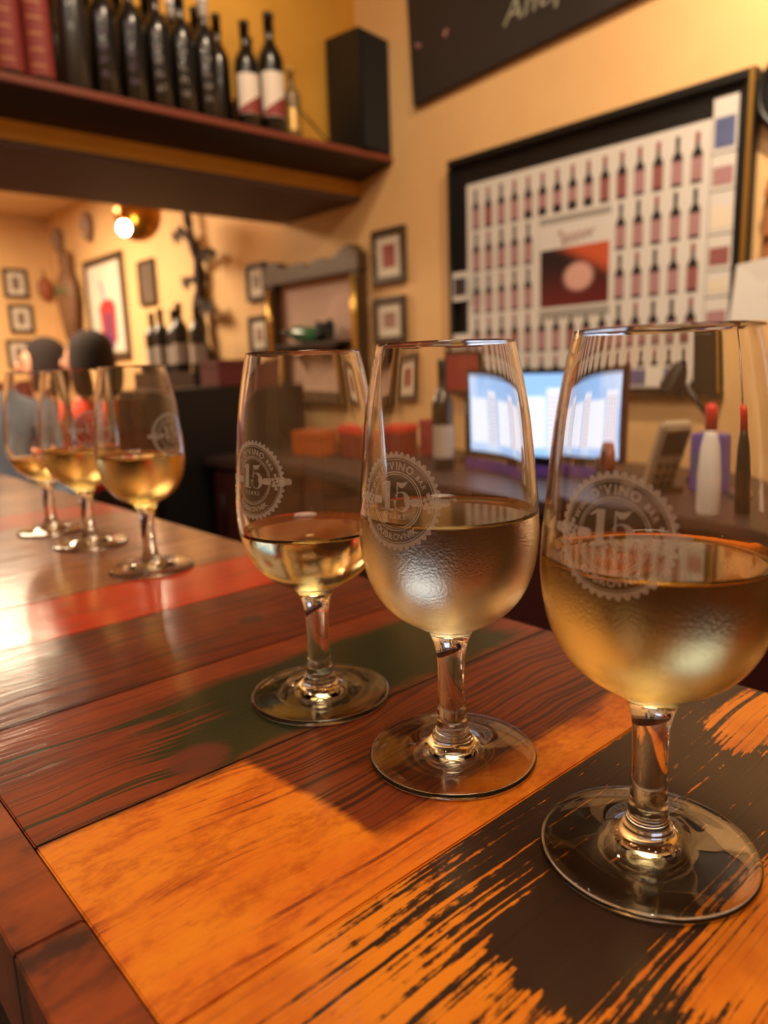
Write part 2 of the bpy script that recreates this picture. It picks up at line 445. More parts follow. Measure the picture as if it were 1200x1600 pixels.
struct('wall_near', MB().box((XL, YB - .1, BZ), (XW, YB, CZ)), M_WALL, 'ochre plaster wall behind the guests')
struct('ceiling_back_room', MB().box((XL, HY1, CZ2), (XW, YF, CZ)), M_CEIL, 'lower cream ceiling of the back room')
hd = MB().box((XL, HY0, HZ + .004), (XW, HY1, CZ), 0)
hdo = struct('wall_header', hd, [M_GOLD_WALL], 'gold painted header wall over the passage to the back room')
struct('soffit', MB().box((XL, HY0 + .004, HZ - .012), (XW, HY1, HZ + .004)), M_SOFFIT, None, hdo)
struct('trim_1', MB().box((XL, YF - .02, 1.135), (XW, YF, CZ2 - .001)), M_CEIL, 'cream cornice strip in the back room')

# black ledge carrying the bottles
led = thing('bottle_ledge', 'black wooden ledge with red-brown edge on the gold header wall', 'shelf', (0.4, HY0, .79))
def child_world(mb, name, mats, parent):
    o = mb.build(name, mats); o.parent = parent; o.matrix_parent_inverse = Matrix.Translation(parent.location).inverted() if parent.rotation_euler.z == 0 else (Matrix.Translation(parent.location) @ Matrix.Rotation(parent.rotation_euler.z, 4, 'Z')).inverted()
    return o
LZ = .835             # ledge top
LY = 1.92             # ledge front edge
child_world(MB().bbox((XL, LY, LZ - .022), (XW - .001, LY + .022, LZ), .004), 'edge_strip', M_REDWOOD, led)
child_world(MB().add([(XL, LY + .003, LZ - .022), (XW - .001, LY + .003, LZ - .022), (XW - .001, HY0 - .001, LZ - .05), (XL, HY0 - .001, LZ - .05),
                      (XL, LY + .022, LZ - .001), (XW - .001, LY + .022, LZ - .001), (XW - .001, HY0 - .001, LZ - .001), (XL, HY0 - .001, LZ - .001)],
                     [(0, 3, 2, 1), (4, 5, 6, 7), (0, 1, 5, 4), (1, 2, 6, 5), (2, 3, 7, 6), (3, 0, 4, 7)]), 'board', M_BLACKWOOD, led)

# ------------------------------------------------------------------ bar counter with planks
BX0, BX1, BSEAM = .036, .327, .0545
BY0, BY1 = -.55, 1.75
bar = thing('bar_counter', 'narrow bar counter topped with worn painted reclaimed planks', 'bar', (.18, .6, BZ))
def bplank(x0, x1, y0, y1, mat, tilt=0.0, z=0.0, name='plank'):
    bm = bmesh.new(); bmesh.ops.create_cube(bm, size=1)
    for v in bm.verts:
        v.co = Vector(((x0 + x1) / 2 + v.co.x * (x1 - x0), (y0 + y1) / 2 + v.co.y * (y1 - y0), z - .017 + v.co.z * .034))
    bmesh.ops.bevel(bm, geom=list(bm.edges), offset=.0005, segments=2, affect='EDGES')
    me = bpy.data.meshes.new(name); bm.to_mesh(me); bm.free(); me.materials.append(mat)
    o = bpy.data.objects.new(name, me); COL.objects.link(o); o.parent = bar
    o.matrix_parent_inverse = Matrix.Translation(bar.location).inverted(); return o
seams = [BY0, -.45, -.35, -.25, -.15, -.05, .046, .1425, .2355, .331, .4325, .516, .61, .705, .80, .88, .975, 1.07, 1.165, 1.26, 1.36, 1.46, 1.56, 1.66, BY1]
pm = [PL_TAN, PL_BROWN, PL_ORANGE, PL_RED, PL_TAN2, PL_BLACK, PL_BLACK, PL_ORANGE, PL_GREEN, PL_BROWN, PL_RED, PL_TAN, PL_TAN2, PL_TAN, PL_RED, PL_TAN2, PL_TAN, PL_BROWN, PL_TAN, PL_TAN2, PL_RED, PL_TAN, PL_TAN2, PL_TAN]
for i in range(len(seams) - 1):
    bplank(BSEAM + .0002, BX1, seams[i] + .0001, seams[i + 1] - .0001, pm[i], z=0.0)
bseams = [BY0, -.2, .02, .192, .46, .74, 1.05, 1.4, BY1]
for i in range(len(bseams) - 1):
    bplank(BX0, BSEAM - .0003, bseams[i] + .0002, bseams[i + 1] - .0002, PL_BATTEN, name='edge_board')
child_world(MB().box((BX0 + .05, BY0 + .02, BZ), (BX1 - .02, BY1 - .02, -.036)), 'front_panel', M_DARK, bar)
child_world(MB().box((BX0 + .012, BY0, -.09), (BX1 - .006, BY1, -.0345)), 'apron', M_DARK, bar)

# ------------------------------------------------------------------ wine glasses
def cat_rom(pts, n):
    out = []
    for i in range(len(pts) - 1):
        p0 = pts[max(i - 1, 0)]; p1 = pts[i]; p2 = pts[i + 1]; p3 = pts[min(i + 2, len(pts) - 1)]
        for k in range(n):
            t = k / n
            q = []
            for j in range(2):
                a, b, c, d = p0[j], p1[j], p2[j], p3[j]
                q.append(.5 * (2 * b + (c - a) * t + (2 * a - 5 * b + 4 * c - d) * t * t + (3 * b - a - 3 * c + d) * t ** 3))
            out.append((max(q[0], 0.0), q[1]))
    out.append(pts[-1]); return out
# (radius, height) in millimetres
FOOT = [(0, 1.6), (8, 1.5), (18, 1.0), (27, .35), (30.2, .0), (31.3, .25), (31.85, 1.1), (31.4, 2.1), (30.2, 2.55), (26, 2.85), (20, 3.3), (14.5, 4.1), (11, 5.2), (9.0, 6.6), (7.9, 7.9), (7.5, 8.7), (7.2, 9.4), (6.6, 10.4)]
STEM = [(6.6, 10.4), (6.2, 11.6), (5.75, 14), (5.4, 18), (5.15, 24), (5.1, 30), (5.2, 36), (5.45, 41), (6.2, 45), (7.2, 48)]
BOWL = [(7.2, 48), (8.6, 50.4), (11, 52.4), (16.2, 55.2), (21.6, 59.2), (25.6, 63.8), (28.7, 69.4), (31.1, 77.3), (32.3, 87.5), (31.9, 98), (31.1, 107), (29.0, 128), (26.2, 144), (24.0, 153.6), (23.75, 154.3), (23.25, 154.6), (22.8, 154.25), (22.75, 153.5)]
INNER = [(22.75, 153.5), (24.9, 144), (27.7, 128), (29.75, 107), (30.5, 98), (30.85, 87.5), (29.6, 77.6), (27.2, 70.4), (24.0, 65.2), (19.8, 61.2), (14.6, 58.0), (8, 56.0), (0, 55.4)]
def inner_r(z):
    P = INNER_S
    for i in range(len(P) - 1):
        if P[i][1] >= z >= P[i + 1][1]:
            t = (P[i][1] - z) / max(P[i][1] - P[i + 1][1], 1e-9); return P[i][0] + (P[i + 1][0] - P[i][0]) * t
    return 0
INNER_S = cat_rom(INNER, 8); BOWL_S = cat_rom(BOWL, 6); STEM_S = cat_rom(STEM, 5); FOOT_S = cat_rom(FOOT, 4)
def outer_r(z):
    P = BOWL_S
    for i in range(len(P) - 1):
        if P[i][1] <= z <= P[i + 1][1]:
            t = (z - P[i][1]) / max(P[i + 1][1] - P[i][1], 1e-9); return P[i][0] + (P[i + 1][0] - P[i][0]) * t
    return 31
def tangent_normals(prof):
    """outward normals of a profile walked so that the solid lies on its left-hand side"""
    out = []
    for i in range(len(prof)):
        a = prof[max(i - 1, 0)]; b = prof[min(i + 1, len(prof) - 1)]
        dr, dz = b[0] - a[0], b[1] - a[1]; L = math.hypot(dr, dz) or 1
        out.append((dz / L, -dr / L))
    return out
SEG = 96
def lathe_patch(name, prof, nrm, mats, frost=None, mis=None):
    """open surface of revolution in metres with analytic normals"""
    vs, ns, fs, fr = [], [], [], []; n = len(prof); rows = []
    for i, (r, z) in enumerate(prof):
        nr, nz = nrm[i]
        if r < 1e-6:
            rows.append([len(vs)] * SEG); vs.append((0, 0, z / 1000)); ns.append((0, 0, 1 if nz > 0 else -1)); fr.append(frost(z) if frost else 0)
        else:
            k0 = len(vs); rows.append([k0 + k for k in range(SEG)])
            for k in range(SEG):
                a = 2 * PI * k / SEG; c, s = math.cos(a), math.sin(a)
                vs.append((r * c / 1000, r * s / 1000, z / 1000)); ns.append((nr * c, nr * s, nz)); fr.append(frost(z) if frost else 0)
    mi = []
    for i in range(n - 1):
        for k in range(SEG):
            k2 = (k + 1) % SEG; q = [rows[i][k], rows[i][k2], rows[i + 1][k2], rows[i + 1][k]]
            f = []
            for w in q:
                if w not in f: f.append(w)
            if len(f) >= 3: fs.append(tuple(f)); mi.append(mis[i] if mis else 0)
    me = bpy.data.meshes.new(name); me.from_pydata(vs, [], fs)
    for mm in mats: me.materials.append(mm)
    me.polygons.foreach_set('material_index', mi); me.polygons.foreach_set('use_smooth', [True] * len(fs))
    at = me.attributes.new('frost', 'FLOAT', 'POINT'); at.data.foreach_set('value', fr)
    me.update(); me.normals_split_custom_set_from_vertices([Vector(q).normalized() for q in ns])
    return me
_full = FOOT_S + STEM_S[1:] + BOWL_S[1:] + INNER_S[1:]
_fn = tangent_normals(_full)
iF, iS, iB = len(FOOT_S), len(FOOT_S) + len(STEM_S) - 1, len(FOOT_S) + len(STEM_S) + len(BOWL_S) - 2
ME_FOOT = lathe_patch('foot', _full[:iF], _fn[:iF], [M_GLASS])
ME_STEM = lathe_patch('stem', _full[iF - 1:iS], _fn[iF - 1:iS], [M_GLASS])

# etched emblem, drawn flat in millimetres then wrapped round the bowl --------------
def emblem_flat():
    V, Fc = [], []
    def poly(vs, fs):
        k = len(V); V.extend(vs); Fc.extend([tuple(i + k for i in f) for f in fs])
    def ring(r0, r1, n=120, teeth=0, amp=0.0):
        vs = []
        for i in range(n):
            a = 2 * PI * i / n
            ro = r1 + (amp * abs(math.sin(a * teeth / 2)) if teeth else 0)
            vs += [(r0 * math.cos(a), r0 * math.sin(a)), (ro * math.cos(a), ro * math.sin(a))]
        fs = [(2 * i, 2 * i + 1, (2 * i + 3) % (2 * n), (2 * i + 2) % (2 * n)) for i in range(n)]
        poly(vs, fs)
    ring(15.0, 15.9, 210, 42, 1.35)
    ring(14.35, 14.6); ring(9.95, 10.35); ring(9.25, 9.5)
    def arc_text(s, size, r, mid, inward=False, gap=.28, bold=.03):
        ws = [text_tris(ch, size, 0, bold * size) for ch in s]
        tot = sum(w[2] + gap for w in ws) - gap
        sgn = 1 if inward else -1
        a = mid - sgn * tot / (2 * r)
        for vs, fs, w in ws:
            ac = a + sgn * (w / 2) / r
            th = ac + (PI / 2 if inward else -PI / 2)
            ct, st = math.cos(th), math.sin(th); cx, cy = r * math.cos(ac), r * math.sin(ac)
            poly([(cx + (x - w / 2) * ct - yy * st, cy + (x - w / 2) * st + yy * ct) for x, yy in vs], fs)
            a += sgn * (w + gap) / r
    arc_text("D'VINO", 3.7, 10.95, PI / 2)
    arc_text('WINE', 2.3, 11.3, PI / 2 + .98); arc_text('BAR', 2.3, 11.3, PI / 2 - .98)
    arc_text('DUBROVNIK', 3.0, 13.45, -PI / 2, True)
    # numerals 15 with thick and thin strokes
    k15 = len(V)
    def rect(x0, y0, x1, y1, n=3):
        vs = []; fs = []
        for i in range(n + 1):
            yy = y0 + (y1 - y0) * i / n; vs += [(x0, yy), (x1, yy)]
        for i in range(n): fs.append((2 * i, 2 * i + 1, 2 * i + 3, 2 * i + 2))
        poly(vs, fs)
    rect(-4.2, -2.3, -2.2, 5.6); rect(-5.6, -2.75, -.9, -2.2, 1)
    poly([(-4.2, 5.6), (-5.9, 4.3), (-5.9, 4.0), (-4.2, 4.7)], [(0, 1, 2, 3)])
    rect(.15, .9, .55, 5.5)
    fl = []; fsx = []
    for i in range(9):
        t = i / 8; xx = .15 + 4.9 * t
        top = 5.5 - .5 * math.sin(t * PI) * .6 + .9 * t * t; bot = top - 1.7 * math.sin(min(1, t * 1.35) * PI) ** .7 * (1 - t * .3) - .02 if t < .74 else top - .5 * (1 - t) - .05
        fl += [(xx, bot), (xx, top)]
    poly(fl, [(2 * i, 2 * i + 2, 2 * i + 3, 2 * i + 1) for i in range(8)])
    vs = []; n = 26
    for i in range(n + 1):
        t = i / n; a = math.radians(150 - 335 * t)
        cx, cy, R = 2.05, .05, 2.85
        th = .3 + 1.75 * max(0, math.cos(a - .15)) ** 1.2
        if t > .9: th = .3 + .9 * (t - .9) / .1
        vs += [(cx + (R - th) * math.cos(a), cy + (R - th) * math.sin(a)), (cx + R * math.cos(a), cy + R * math.sin(a))]
    poly(vs, [(2 * i, 2 * i + 1, 2 * i + 3, 2 * i + 2) for i in range(n)])
    for q in range(k15, len(V)): V[q] = (V[q][0] * 1.2 + .3, (V[q][1] - 1.4) * 1.22 + 1.7)
    arcY = [text_tris(ch, 2.3, 0, .06) for ch in 'YEARS']; tot = sum(w[2] + .45 for w in arcY) - .45; xx = -tot / 2
    for vs, fs, w in arcY:
        poly([(xx + a, -6.1 + b) for a, b in vs], fs); xx += w + .45
    def disc(cx, cy, r, n=14):
        poly([(cx + r * math.cos(2 * PI * i / n), cy + r * math.sin(2 * PI * i / n)) for i in range(n)], [tuple(range(n))])
    def capsule(x0, x1, h):
        vs = []
        for i in range(9): a = PI / 2 + PI * i / 8; vs.append((x0 + h * .6 + h * .6 * math.cos(a), h * math.sin(a)))
        for i in range(9): a = -PI / 2 + PI * i / 8; vs.append((x1 - h * .6 + h * .6 * math.cos(a), h * math.sin(a)))
        bot = vs[:9]; top = vs[9:]
        n = 6; strip = []
        for i in range(n + 1):
            xx = x0 + (x1 - x0) * i / n; hh = h * (1 if 0 < i < n else .62); strip += [(xx, -hh), (xx, hh)]
        poly(strip, [(2 * i, 2 * i + 2, 2 * i + 3, 2 * i + 1) for i in range(n)])
    for sg in (-1, 1):
        a, b = (6.2, 10.6) if sg > 0 else (-10.6, -6.2); capsule(a, b, 1.35)
        a, b = (14.6, 20.0) if sg > 0 else (-20.0, -14.6); capsule(a, b, 1.35)
        for gx, gy in ((11.4, .9), (12.9, 1.4), (12.1, -.4), (13.6, .1), (12.8, -1.7), (11.5, -1.6), (14.2, -1.3), (14.1, 1.3), (13.0, -3.0), (12.6, 2.7)):
            disc(sg * gx, gy, .72)
    return V, Fc
EMB_V, EMB_F = emblem_flat()
EMB_Z = 104.0
def emblem_mesh():
    vs = []
    for u, w in EMB_V:
        u *= .94; w *= .94
        z = EMB_Z + w; r = outer_r(z) + .05; a = u / 31.6
        vs.append((r * math.cos(a) / 1000, r * math.sin(a) / 1000, z / 1000))
    me = bpy.data.meshes.new('etched_emblem'); me.from_pydata(vs, [], EMB_F); me.materials.append(M_ETCH); me.update(); return me
ME_EMBLEM = emblem_mesh()
bowl_out = _full[iS - 1:iB]; bowl_out_n = _fn[iS - 1:iB]
def wine_glass(loc, level, tint, frost_amt, face, label, group=None):
    """level in mm; face = direction (rad) the emblem faces"""
    g = thing('wine_glass', label, 'wine glass', loc, face, group)
    men = 2.0
    zt = level + men
    inn = [p for p in INNER_S if p[1] > zt + .3] + [(inner_r(zt), zt)]
    # outward (air side) normals of the inner wall come from the same walking direction
    prof = bowl_out + inn[1:]
    nr = tangent_normals(prof)
    cut = len(bowl_out) - 12
    def fr(z): return 0.0
    me = lathe_patch('bowl', prof, nr, [M_GLASS])
    # condensation only on the outside, below the wine level
    vals = []
    nout = len(bowl_out)
    for i, (r, z) in enumerate(prof):
        f = 0.0
        if i < nout - 14:
            f = frost_amt * max(0, min(1, (level + 1 - z) / 7)) * max(0, min(1, (z - 52) / 4))
        vals += [f] * SEG
    me.attributes['frost'].data.foreach_set('value', vals)
    for nm, mesh in (('bowl', me), ('stem', ME_STEM), ('foot', ME_FOOT), ('etched_emblem', ME_EMBLEM)):
        o = bpy.data.objects.new(nm, mesh); COL.objects.link(o); o.parent = g
    # the wine: side touches the inner wall, top has a small meniscus
    side = [(inner_r(zt), zt)] + [p for p in INNER_S if p[1] < zt - .2]
    side = list(reversed(side))               # from bottom centre up the wall
    sn = tangent_normals(side)
    ri = inner_r(zt)
    top = []
    for k in range(9):
        t = k / 8; d = 4.2 * t
        top.append((ri - d, level + men * (1 - t) ** 2.6))
    top += [(ri * .6, level), (ri * .3, level), (0, level)]
    tn = tangent_normals(top)
    col, colt = tint
    tint_name = 'wine_%d_%d' % (int(col[0] * 100), int(col[2] * 100))
    ms = bpy.data.materials.get(tint_name + '_side') or wine_side(tint_name + '_side', col)
    mt = bpy.data.materials.get(tint_name + '_top') or wine_top(tint_name + '_top', colt)
    w1 = lathe_patch('wine', side, sn, [ms]); w2 = lathe_patch('wine_surface', top, tn, [mt])
    wo = bpy.data.objects.new('wine', w1); COL.objects.link(wo); wo.parent = g; wo['label'] = 'pale white wine'
    wt = bpy.data.objects.new('wine_surface', w2); COL.objects.link(wt); wt.parent = wo
    return g
T_R = ((1.0, .90, .60, 1), (1, .97, .88, 1))
T_M = ((1.0, .95, .80, 1), (1, .985, .94, 1))
T_L = ((1.0, .94, .72, 1), (1, .98, .92, 1))
T_B = ((1.0, .88, .56, 1), (1, .97, .86, 1))
def facing(loc, deg):
    """emblem faces the viewer turned by deg (negative = to the left of the viewer)"""
    base = math.atan2(C_P.y - loc[1], C_P.x - loc[0]); return base - math.radians(deg)
for loc, lev, tint, fa, deg, lab, grp in (
        ((.1905, .0997, 0), 91.8, T_R, .75, 20, 'wine glass with deep golden wine standing on the black worn plank', None),
        ((.1905, .1800, 0), 94.4, T_M, .85, 33, 'misted wine glass of pale wine between the golden one and the low-filled one', None),
        ((.1875, .2595, 0), 78.0, T_L, .30, 47, 'wine glass filled lowest, standing on the green painted plank', None),
        ((.2336, .5382, 0), 87.5, T_B, 1.0, -45, 'wine glass of the back trio, set closest to the red plank', None),
        ((.2334, .6633, 0), 84.0, T_B, 1.0, -20, 'middle wine glass of the back trio on the tan planks', None),
        ((.2289, .7519, 0), 71.0, T_B, 1.0, -160, 'wine glass of the back trio furthest along the bar, filled lower', None)):
    wine_glass((loc[0], loc[1], 0.0002), lev, tint, fa, facing(loc, deg), lab, grp)

# ------------------------------------------------------------------ poster wall things
def on_wall_thing(name, label, cat, y, z, group=None):
    return thing(name, label, cat, (XW, y, z), 0, group)
def wall_child(parent, mb, name, mats):     # mb in coordinates relative to the wall point: x = -depth, y, z
    o = mb.build(name, mats); o.parent = parent; return o
def frame_bars(mb_or_list, parent, y0, y1, z0, z1, w, d, mat, name='frame_bar', d0=.0):
    for a, b in (((-d, y0, z1 - w), (-d0, y1, z1)), ((-d, y0, z0), (-d0, y1, z0 + w)), ((-d, y0, z0 + w), (-d0, y0 + w, z1 - w)), ((-d, y1 - w, z0 + w), (-d0, y1, z1 - w))):
        wall_child(parent, MB().bbox(a, b, min(w, d) * .18), name, mat)

PY0, PY1, PZ0, PZ1 = .742, 1.654, .058, .757
po = on_wall_thing('wine_poster', 'large framed poster with rows of printed wine bottles behind the bar', 'poster', PY0, PZ0)
W, H = PY1 - PY0, PZ1 - PZ0
frame_bars(None, po, 0, W, 0, H, .022, .032, M_BLACK)
wall_child(po, MB().box((-.034, .004, .01), (-.032, .013, H - .004)), 'gilt_strip', M_GOLD)
wall_child(po, MB().box((-.012, .02, .02), (-.002, W - .02, H - .02)), 'mat_board', M_BLACK)
SY0, SY1, SZ1, SZ0 = .842 - PY0, 1.588 - PY0, .678 - PZ0, .035
wall_child(po, MB().box((-.014, SY0, SZ0), (-.0122, SY1, SZ1)), 'print_sheet', M_SHEET)
def flat_bottle(lab_mi, h=.114, w=.0275):
    # printed bottle: y right-to-left, z up, x = 0 plane
    hw = w / 2
    b = MB()
    def P(pts, mi, x): b.add([(x, p[0], p[1]) for p in pts], [tuple(range(len(pts)))], mi)
    P([(-hw, .002), (hw, .002), (hw, h * .56), (hw * .75, h * .64), (hw * .36, h * .70), (hw * .34, h * .8), (-hw * .34, h * .8), (-hw * .36, h * .70), (-hw * .75, h * .64), (-hw, h * .56)], 0, 0)
    P([(-hw * .38, h * .8), (hw * .38, h * .8), (hw * .38, h), (-hw * .38, h)], 2, 0)
    z0, z1 = {1: (.08, .52), 2: (.20, .5)}[lab_mi]
    P([(-hw * .98, h * z0), (hw * .98, h * z0), (hw * .98, h * z1), (-hw * .98, h * z1)], 1, -.0002)
    return b
PB = [flat_bottle(1).mesh('bottle_print', [M_PRINT_DARK, M_PRINT_RED, M_PRINT_CAP]), flat_bottle(1).mesh('bottle_print', [M_PRINT_DARK, M_PRINT_PINK, M_PRINT_DARK]),
      flat_bottle(2).mesh('bottle_print', [M_PRINT_DARK, M_PRINT_PINK, M_PRINT_CAP]), flat_bottle(1).mesh('bottle_print', [M_PRINT_DARK, M_PRINT_PINK, M_PRINT_CAP])]
NC = 15; pitch = (SY1 - SY0 - .02) / NC
row_z = [.555, .432, .309, .186, .063]
row_z = [z - PZ0 for z in (.544, .421, .298, .175, .075)]
for r, z in enumerate(row_z):
    for c in range(NC):                       # c = 0 at the far (left) end
        if r in (1, 2) and 5 <= c <= 9: continue
        y = SY1 - .012 - (c + .5) * pitch
        k = (2 if 4 <= c <= 8 else random.choice((0, 1, 3))) if r == 0 else random.choice((1, 3, 0, 1))
        o = bpy.data.objects.new('bottle_print', PB[k]); COL.objects.link(o); o.parent = po; o.location = (-.0146, y, z)
        if r == 4: o.scale = (1, 1, .8)
# the central picture of the poster
CY0, CY1, CZ0, CZ1 = 1.094 - PY0, 1.318 - PY0, .268 - PZ0, .536 - PZ0
cp = wall_child(po, MB().box((-.0152, CY0, CZ0), (-.0142, CY1, CZ1)), 'centre_panel', M_SHEET)
M_GREYP = plain('grey_print', rgb(150, 146, 142), .5)
wall_child(po, MB().box((-.0155, CY0, CZ1 - .018), (-.0153, CY1, CZ1)), 'grey_caption_bar', M_GREYP)
wall_child(po, MB().box((-.0155, CY0, CZ0), (-.0153, CY1, CZ0 + .022)), 'grey_caption_bar', M_GREYP)
def picture_mat():
    t = NT('red_still_life_print'); P = t.pos(); sep = t.n('ShaderNodeSeparateXYZ'); t.link(P, sep.inputs[0]); y, z = sep.outputs[1], sep.outputs[2]
    c = t.mix(t.step(z, .30, .42), rgb(96, 26, 26), rgb(40, 24, 28))
    c = t.mix(t.step(t.math('ADD', t.math('MULTIPLY', y, -.5), z), -.195, -.15), c, rgb(190, 84, 52))
    dy = t.math('SUBTRACT', y, 1.19); dz = t.math('MULTIPLY', t.math('SUBTRACT', z, .372), 1.25)
    d = t.math('SQRT', t.math('ADD', t.math('MULTIPLY', dy, dy), t.math('MULTIPLY', dz, dz)))
    c = t.mix(t.math('SUBTRACT', 1.0, t.step(d, .034, .056)), c, rgb(206, 160, 150))
    t.link(c, t.b.inputs['Base Color']); t.b.inputs['Roughness'].default_value = .5; return t.mat
wall_child(po, MB().box((-.0157, CY0 + .004, CZ0 + .03), (-.0153, CY1 - .004, CZ1 - .085)), 'still_life_print', picture_mat())
# red script scribble above the still life
sc_pts = []
for i in range(70):
    t = i / 69; sc_pts.append((-.0158, CY1 - .065 - t * .11, CZ1 - .066 + t * .012 + .014 * math.sin(t * 34) * (1 - .4 * t) + (.014 if t < .12 else 0)))
wall_child(po, MB().tube(sc_pts, .0018, 5), 'red_script', M_PRINT_RED)
# strip of press cuttings down the right side
for z0, z1, mt in ((.60, .719, M_BLUE), (.52, .60, M_PRINT_PINK), (.425, .52, M_MAT), (.345, .425, M_PRINT_RED), (.285, .345, M_MAT), (.20, .285, M_PRINT_PINK)):
    cut = wall_child(po, MB().box((-.0165, .779 - PY0 + .004, z0 - PZ0), (-.0145, .839 - PY0, z1 - PZ0 - .003)), 'press_cutting', M_SHEET)
    wall_child(cut, MB().box((-.0172, .784 - PY0 + .004, z0 - PZ0 + .010), (-.0166, .834 - PY0, z0 - PZ0 + (z1 - z0) * .62)), 'printed_block', mt)
# small snapshots tucked into the frame and cards along its foot
for y, z, w, h, mt in ((1.60, .385, .062, .085, M_PRINT_DARK), (1.60, .205, .062, .075, M_MAT)):
    sn = tag(MB().box((XW - .036, y - w / 2, z - h / 2), (XW - .0335, y + w / 2, z + h / 2)).build('snapshot', M_SHEET), 'snapshot with a dark picture tucked into the poster frame' if mt is M_PRINT_DARK else 'pale snapshot tucked into the poster frame below the dark one', 'photo')
    MB().box((XW - .0368, y - w * .4, z - h * .32), (XW - .0361, y + w * .4, z + h * .3)).build('picture', mt, sn)
for y, w, mt, lab in ((1.00, .13, M_BLUE, 'blue printed card standing on the lower poster frame'), (.885, .085, M_BLUE, 'small blue card at the lower corner of the poster frame')):
    cd = tag(MB().box((XW - .037, y - w / 2, .078), (XW - .034, y + w / 2, .125)).build('postcard', M_PAPER), lab, 'card')
    MB().box((XW - .0376, y - w * .1, .083), (XW - .0371, y + w * .46, .12)).build('picture', mt, cd)

# blackboard
bb = on_wall_thing('blackboard', 'black chalkboard with handwritten chalk words high on the wall', 'blackboard', 1.80, .953)
BBM = Matrix.Rotation(math.radians(-3.6), 4, 'X')
o = MB().box((-.022, -1.5, 0), (-.002, 0, .52)).build('slate', M_BOARD, bb)
bb.rotation_euler = (math.radians(-3.2), 0, 0)
vs, fs, w = text_tris('Antip', .085, .25, .0)
bx = []
tb = MB().add([(-.0225, -.365 - x * 1.15, .085 + yy) for x, yy in vs], [tuple(reversed(f)) for f in fs])
wall_child(bb, tb, 'chalk_writing', M_CHALK)
wall_child(bb, MB().tube([(-.0225, -.16, .16), (-.0225, -.15, .15), (-.0225, -.152, .14)], .006, 6).tube([(-.0225, -.03, .17), (-.0225, -.035, .155), (-.0225, -.05, .158)], .004, 6), 'chalk_flourish', M_CHALK_PINK)

# small framed pictures
def picture(y0, y1, z0, z1, label, frame_m, print_m, group=None, wall='R', fw=.022, mat_w=.03, name='framed_picture'):
    if wall == 'R':
        p = on_wall_thing(name, label, 'picture', y0, z0, group)
        W_, H_ = y1 - y0, z1 - z0
        frame_bars(None, p, 0, W_, 0, H_, fw, .02, frame_m)
        wall_child(p, MB().box((-.010, fw * .8, fw * .8), (-.001, W_ - fw * .8, H_ - fw * .8)), 'passepartout', M_MAT)
        wall_child(p, MB().box((-.0108, fw + mat_w, fw + mat_w), (-.0102, W_ - fw - mat_w, H_ - fw - mat_w)), 'print', print_m)
    else:
        p = thing(name, label, 'picture', (y0, YF, z0), 0, group); W_, H_ = y1 - y0, z1 - z0
        for a, b in (((0, -.02, H_ - fw), (W_, 0, H_)), ((0, -.02, 0), (W_, 0, fw)), ((0, -.02, fw), (fw, 0, H_ - fw)), ((W_ - fw, -.02, fw), (W_, 0, H_ - fw))):
            MB().bbox(a, b, .003).build('frame_bar', frame_m, p)
        MB().box((fw * .8, -.010, fw * .8), (W_ - fw * .8, -.001, H_ - fw * .8)).build('passepartout', M_MAT, p)
        MB().box((fw + mat_w, -.0108, fw + mat_w), (W_ - fw - mat_w, -.0102, H_ - fw - mat_w)).build('print', print_m, p)
    return p
M_PR1 = plain('faded_red_print', rgb(150, 72, 66), .6, noise=.3, scale=40)
M_PR2 = plain('sepia_print', rgb(150, 110, 92), .6, noise=.45, scale=40)
M_PR3 = plain('grey_print_art', rgb(120, 104, 92), .6, noise=.5, scale=40)
M_FR = plain('dark_frame_wood', rgb(74, 54, 40), .45)
picture(1.865, 2.032, .432, .612, 'small framed red print above the sepia one beside the poster', M_FR, M_PR1)
picture(1.872, 2.036, .232, .388, 'small framed sepia print directly below the red one', M_FR, M_PR2)
picture(1.872, 2.036, .035, .195, 'small framed print lowest in the column beside the poster', M_FR, M_PR1)
picture(2.71, 2.86, .445, .60, 'upper small picture left of the ornate gilt frame', M_FR, M_PR3)
picture(2.71, 2.865, .225, .385, 'lower small picture left of the ornate gilt frame', M_FR, M_PR2)
picture(3.735, 3.93, .515, .745, 'dark picture between the bottle glass poster and the bottle rack', M_FR, plain('dark_art', rgb(92, 76, 62), .6, noise=.6, scale=14), fw=.018, mat_w=.0)
for i, (z0, z1, nm) in enumerate(((.672, .855, 'topmost'), (.452, .634, 'middle'), (.23, .41, 'lowest'))):
    picture(1.49 - .0 + (0, .008, -.03)[i], 1.64 + (0, .008, -.03)[i], z0, z1, nm + ' of three square pictures on the end wall of the back room', M_FR, M_PR3, wall='F')
# big framed wine print in the back room
bp_ = picture(4.12, 4.68, .25, .835, 'tall framed print of a red bottle shape in the back room', M_FR, M_MAT, fw=.04, mat_w=.02, name='bottle_art_print')
bc = Vector((0, .27, .30))
wall_child(bp_, MB().add([(-.0115, .16, .10), (-.0115, .36, .10), (-.0115, .385, .30), (-.0115, .33, .34), (-.0115, .19, .34), (-.0115, .145, .30)], [(5, 4, 3, 2, 1, 0)]), 'red_figure', plain('crimson_ink', rgb(176, 50, 56), .6, noise=.4, scale=18))
wall_child(bp_, MB().add([(-.012, .20, .07), (-.012, .33, .07), (-.012, .30, .27), (-.012, .22, .27)], [(3, 2, 1, 0)]), 'violet_figure', plain('violet_ink', rgb(112, 60, 100), .6, noise=.4, scale=18))
wall_child(bp_, MB().add([(-.012, .27, .34), (-.012, .30, .34), (-.012, .36, .45), (-.012, .33, .46)], [(3, 2, 1, 0)]), 'neck_figure', plain('slate_ink', rgb(150, 120, 150), .6))

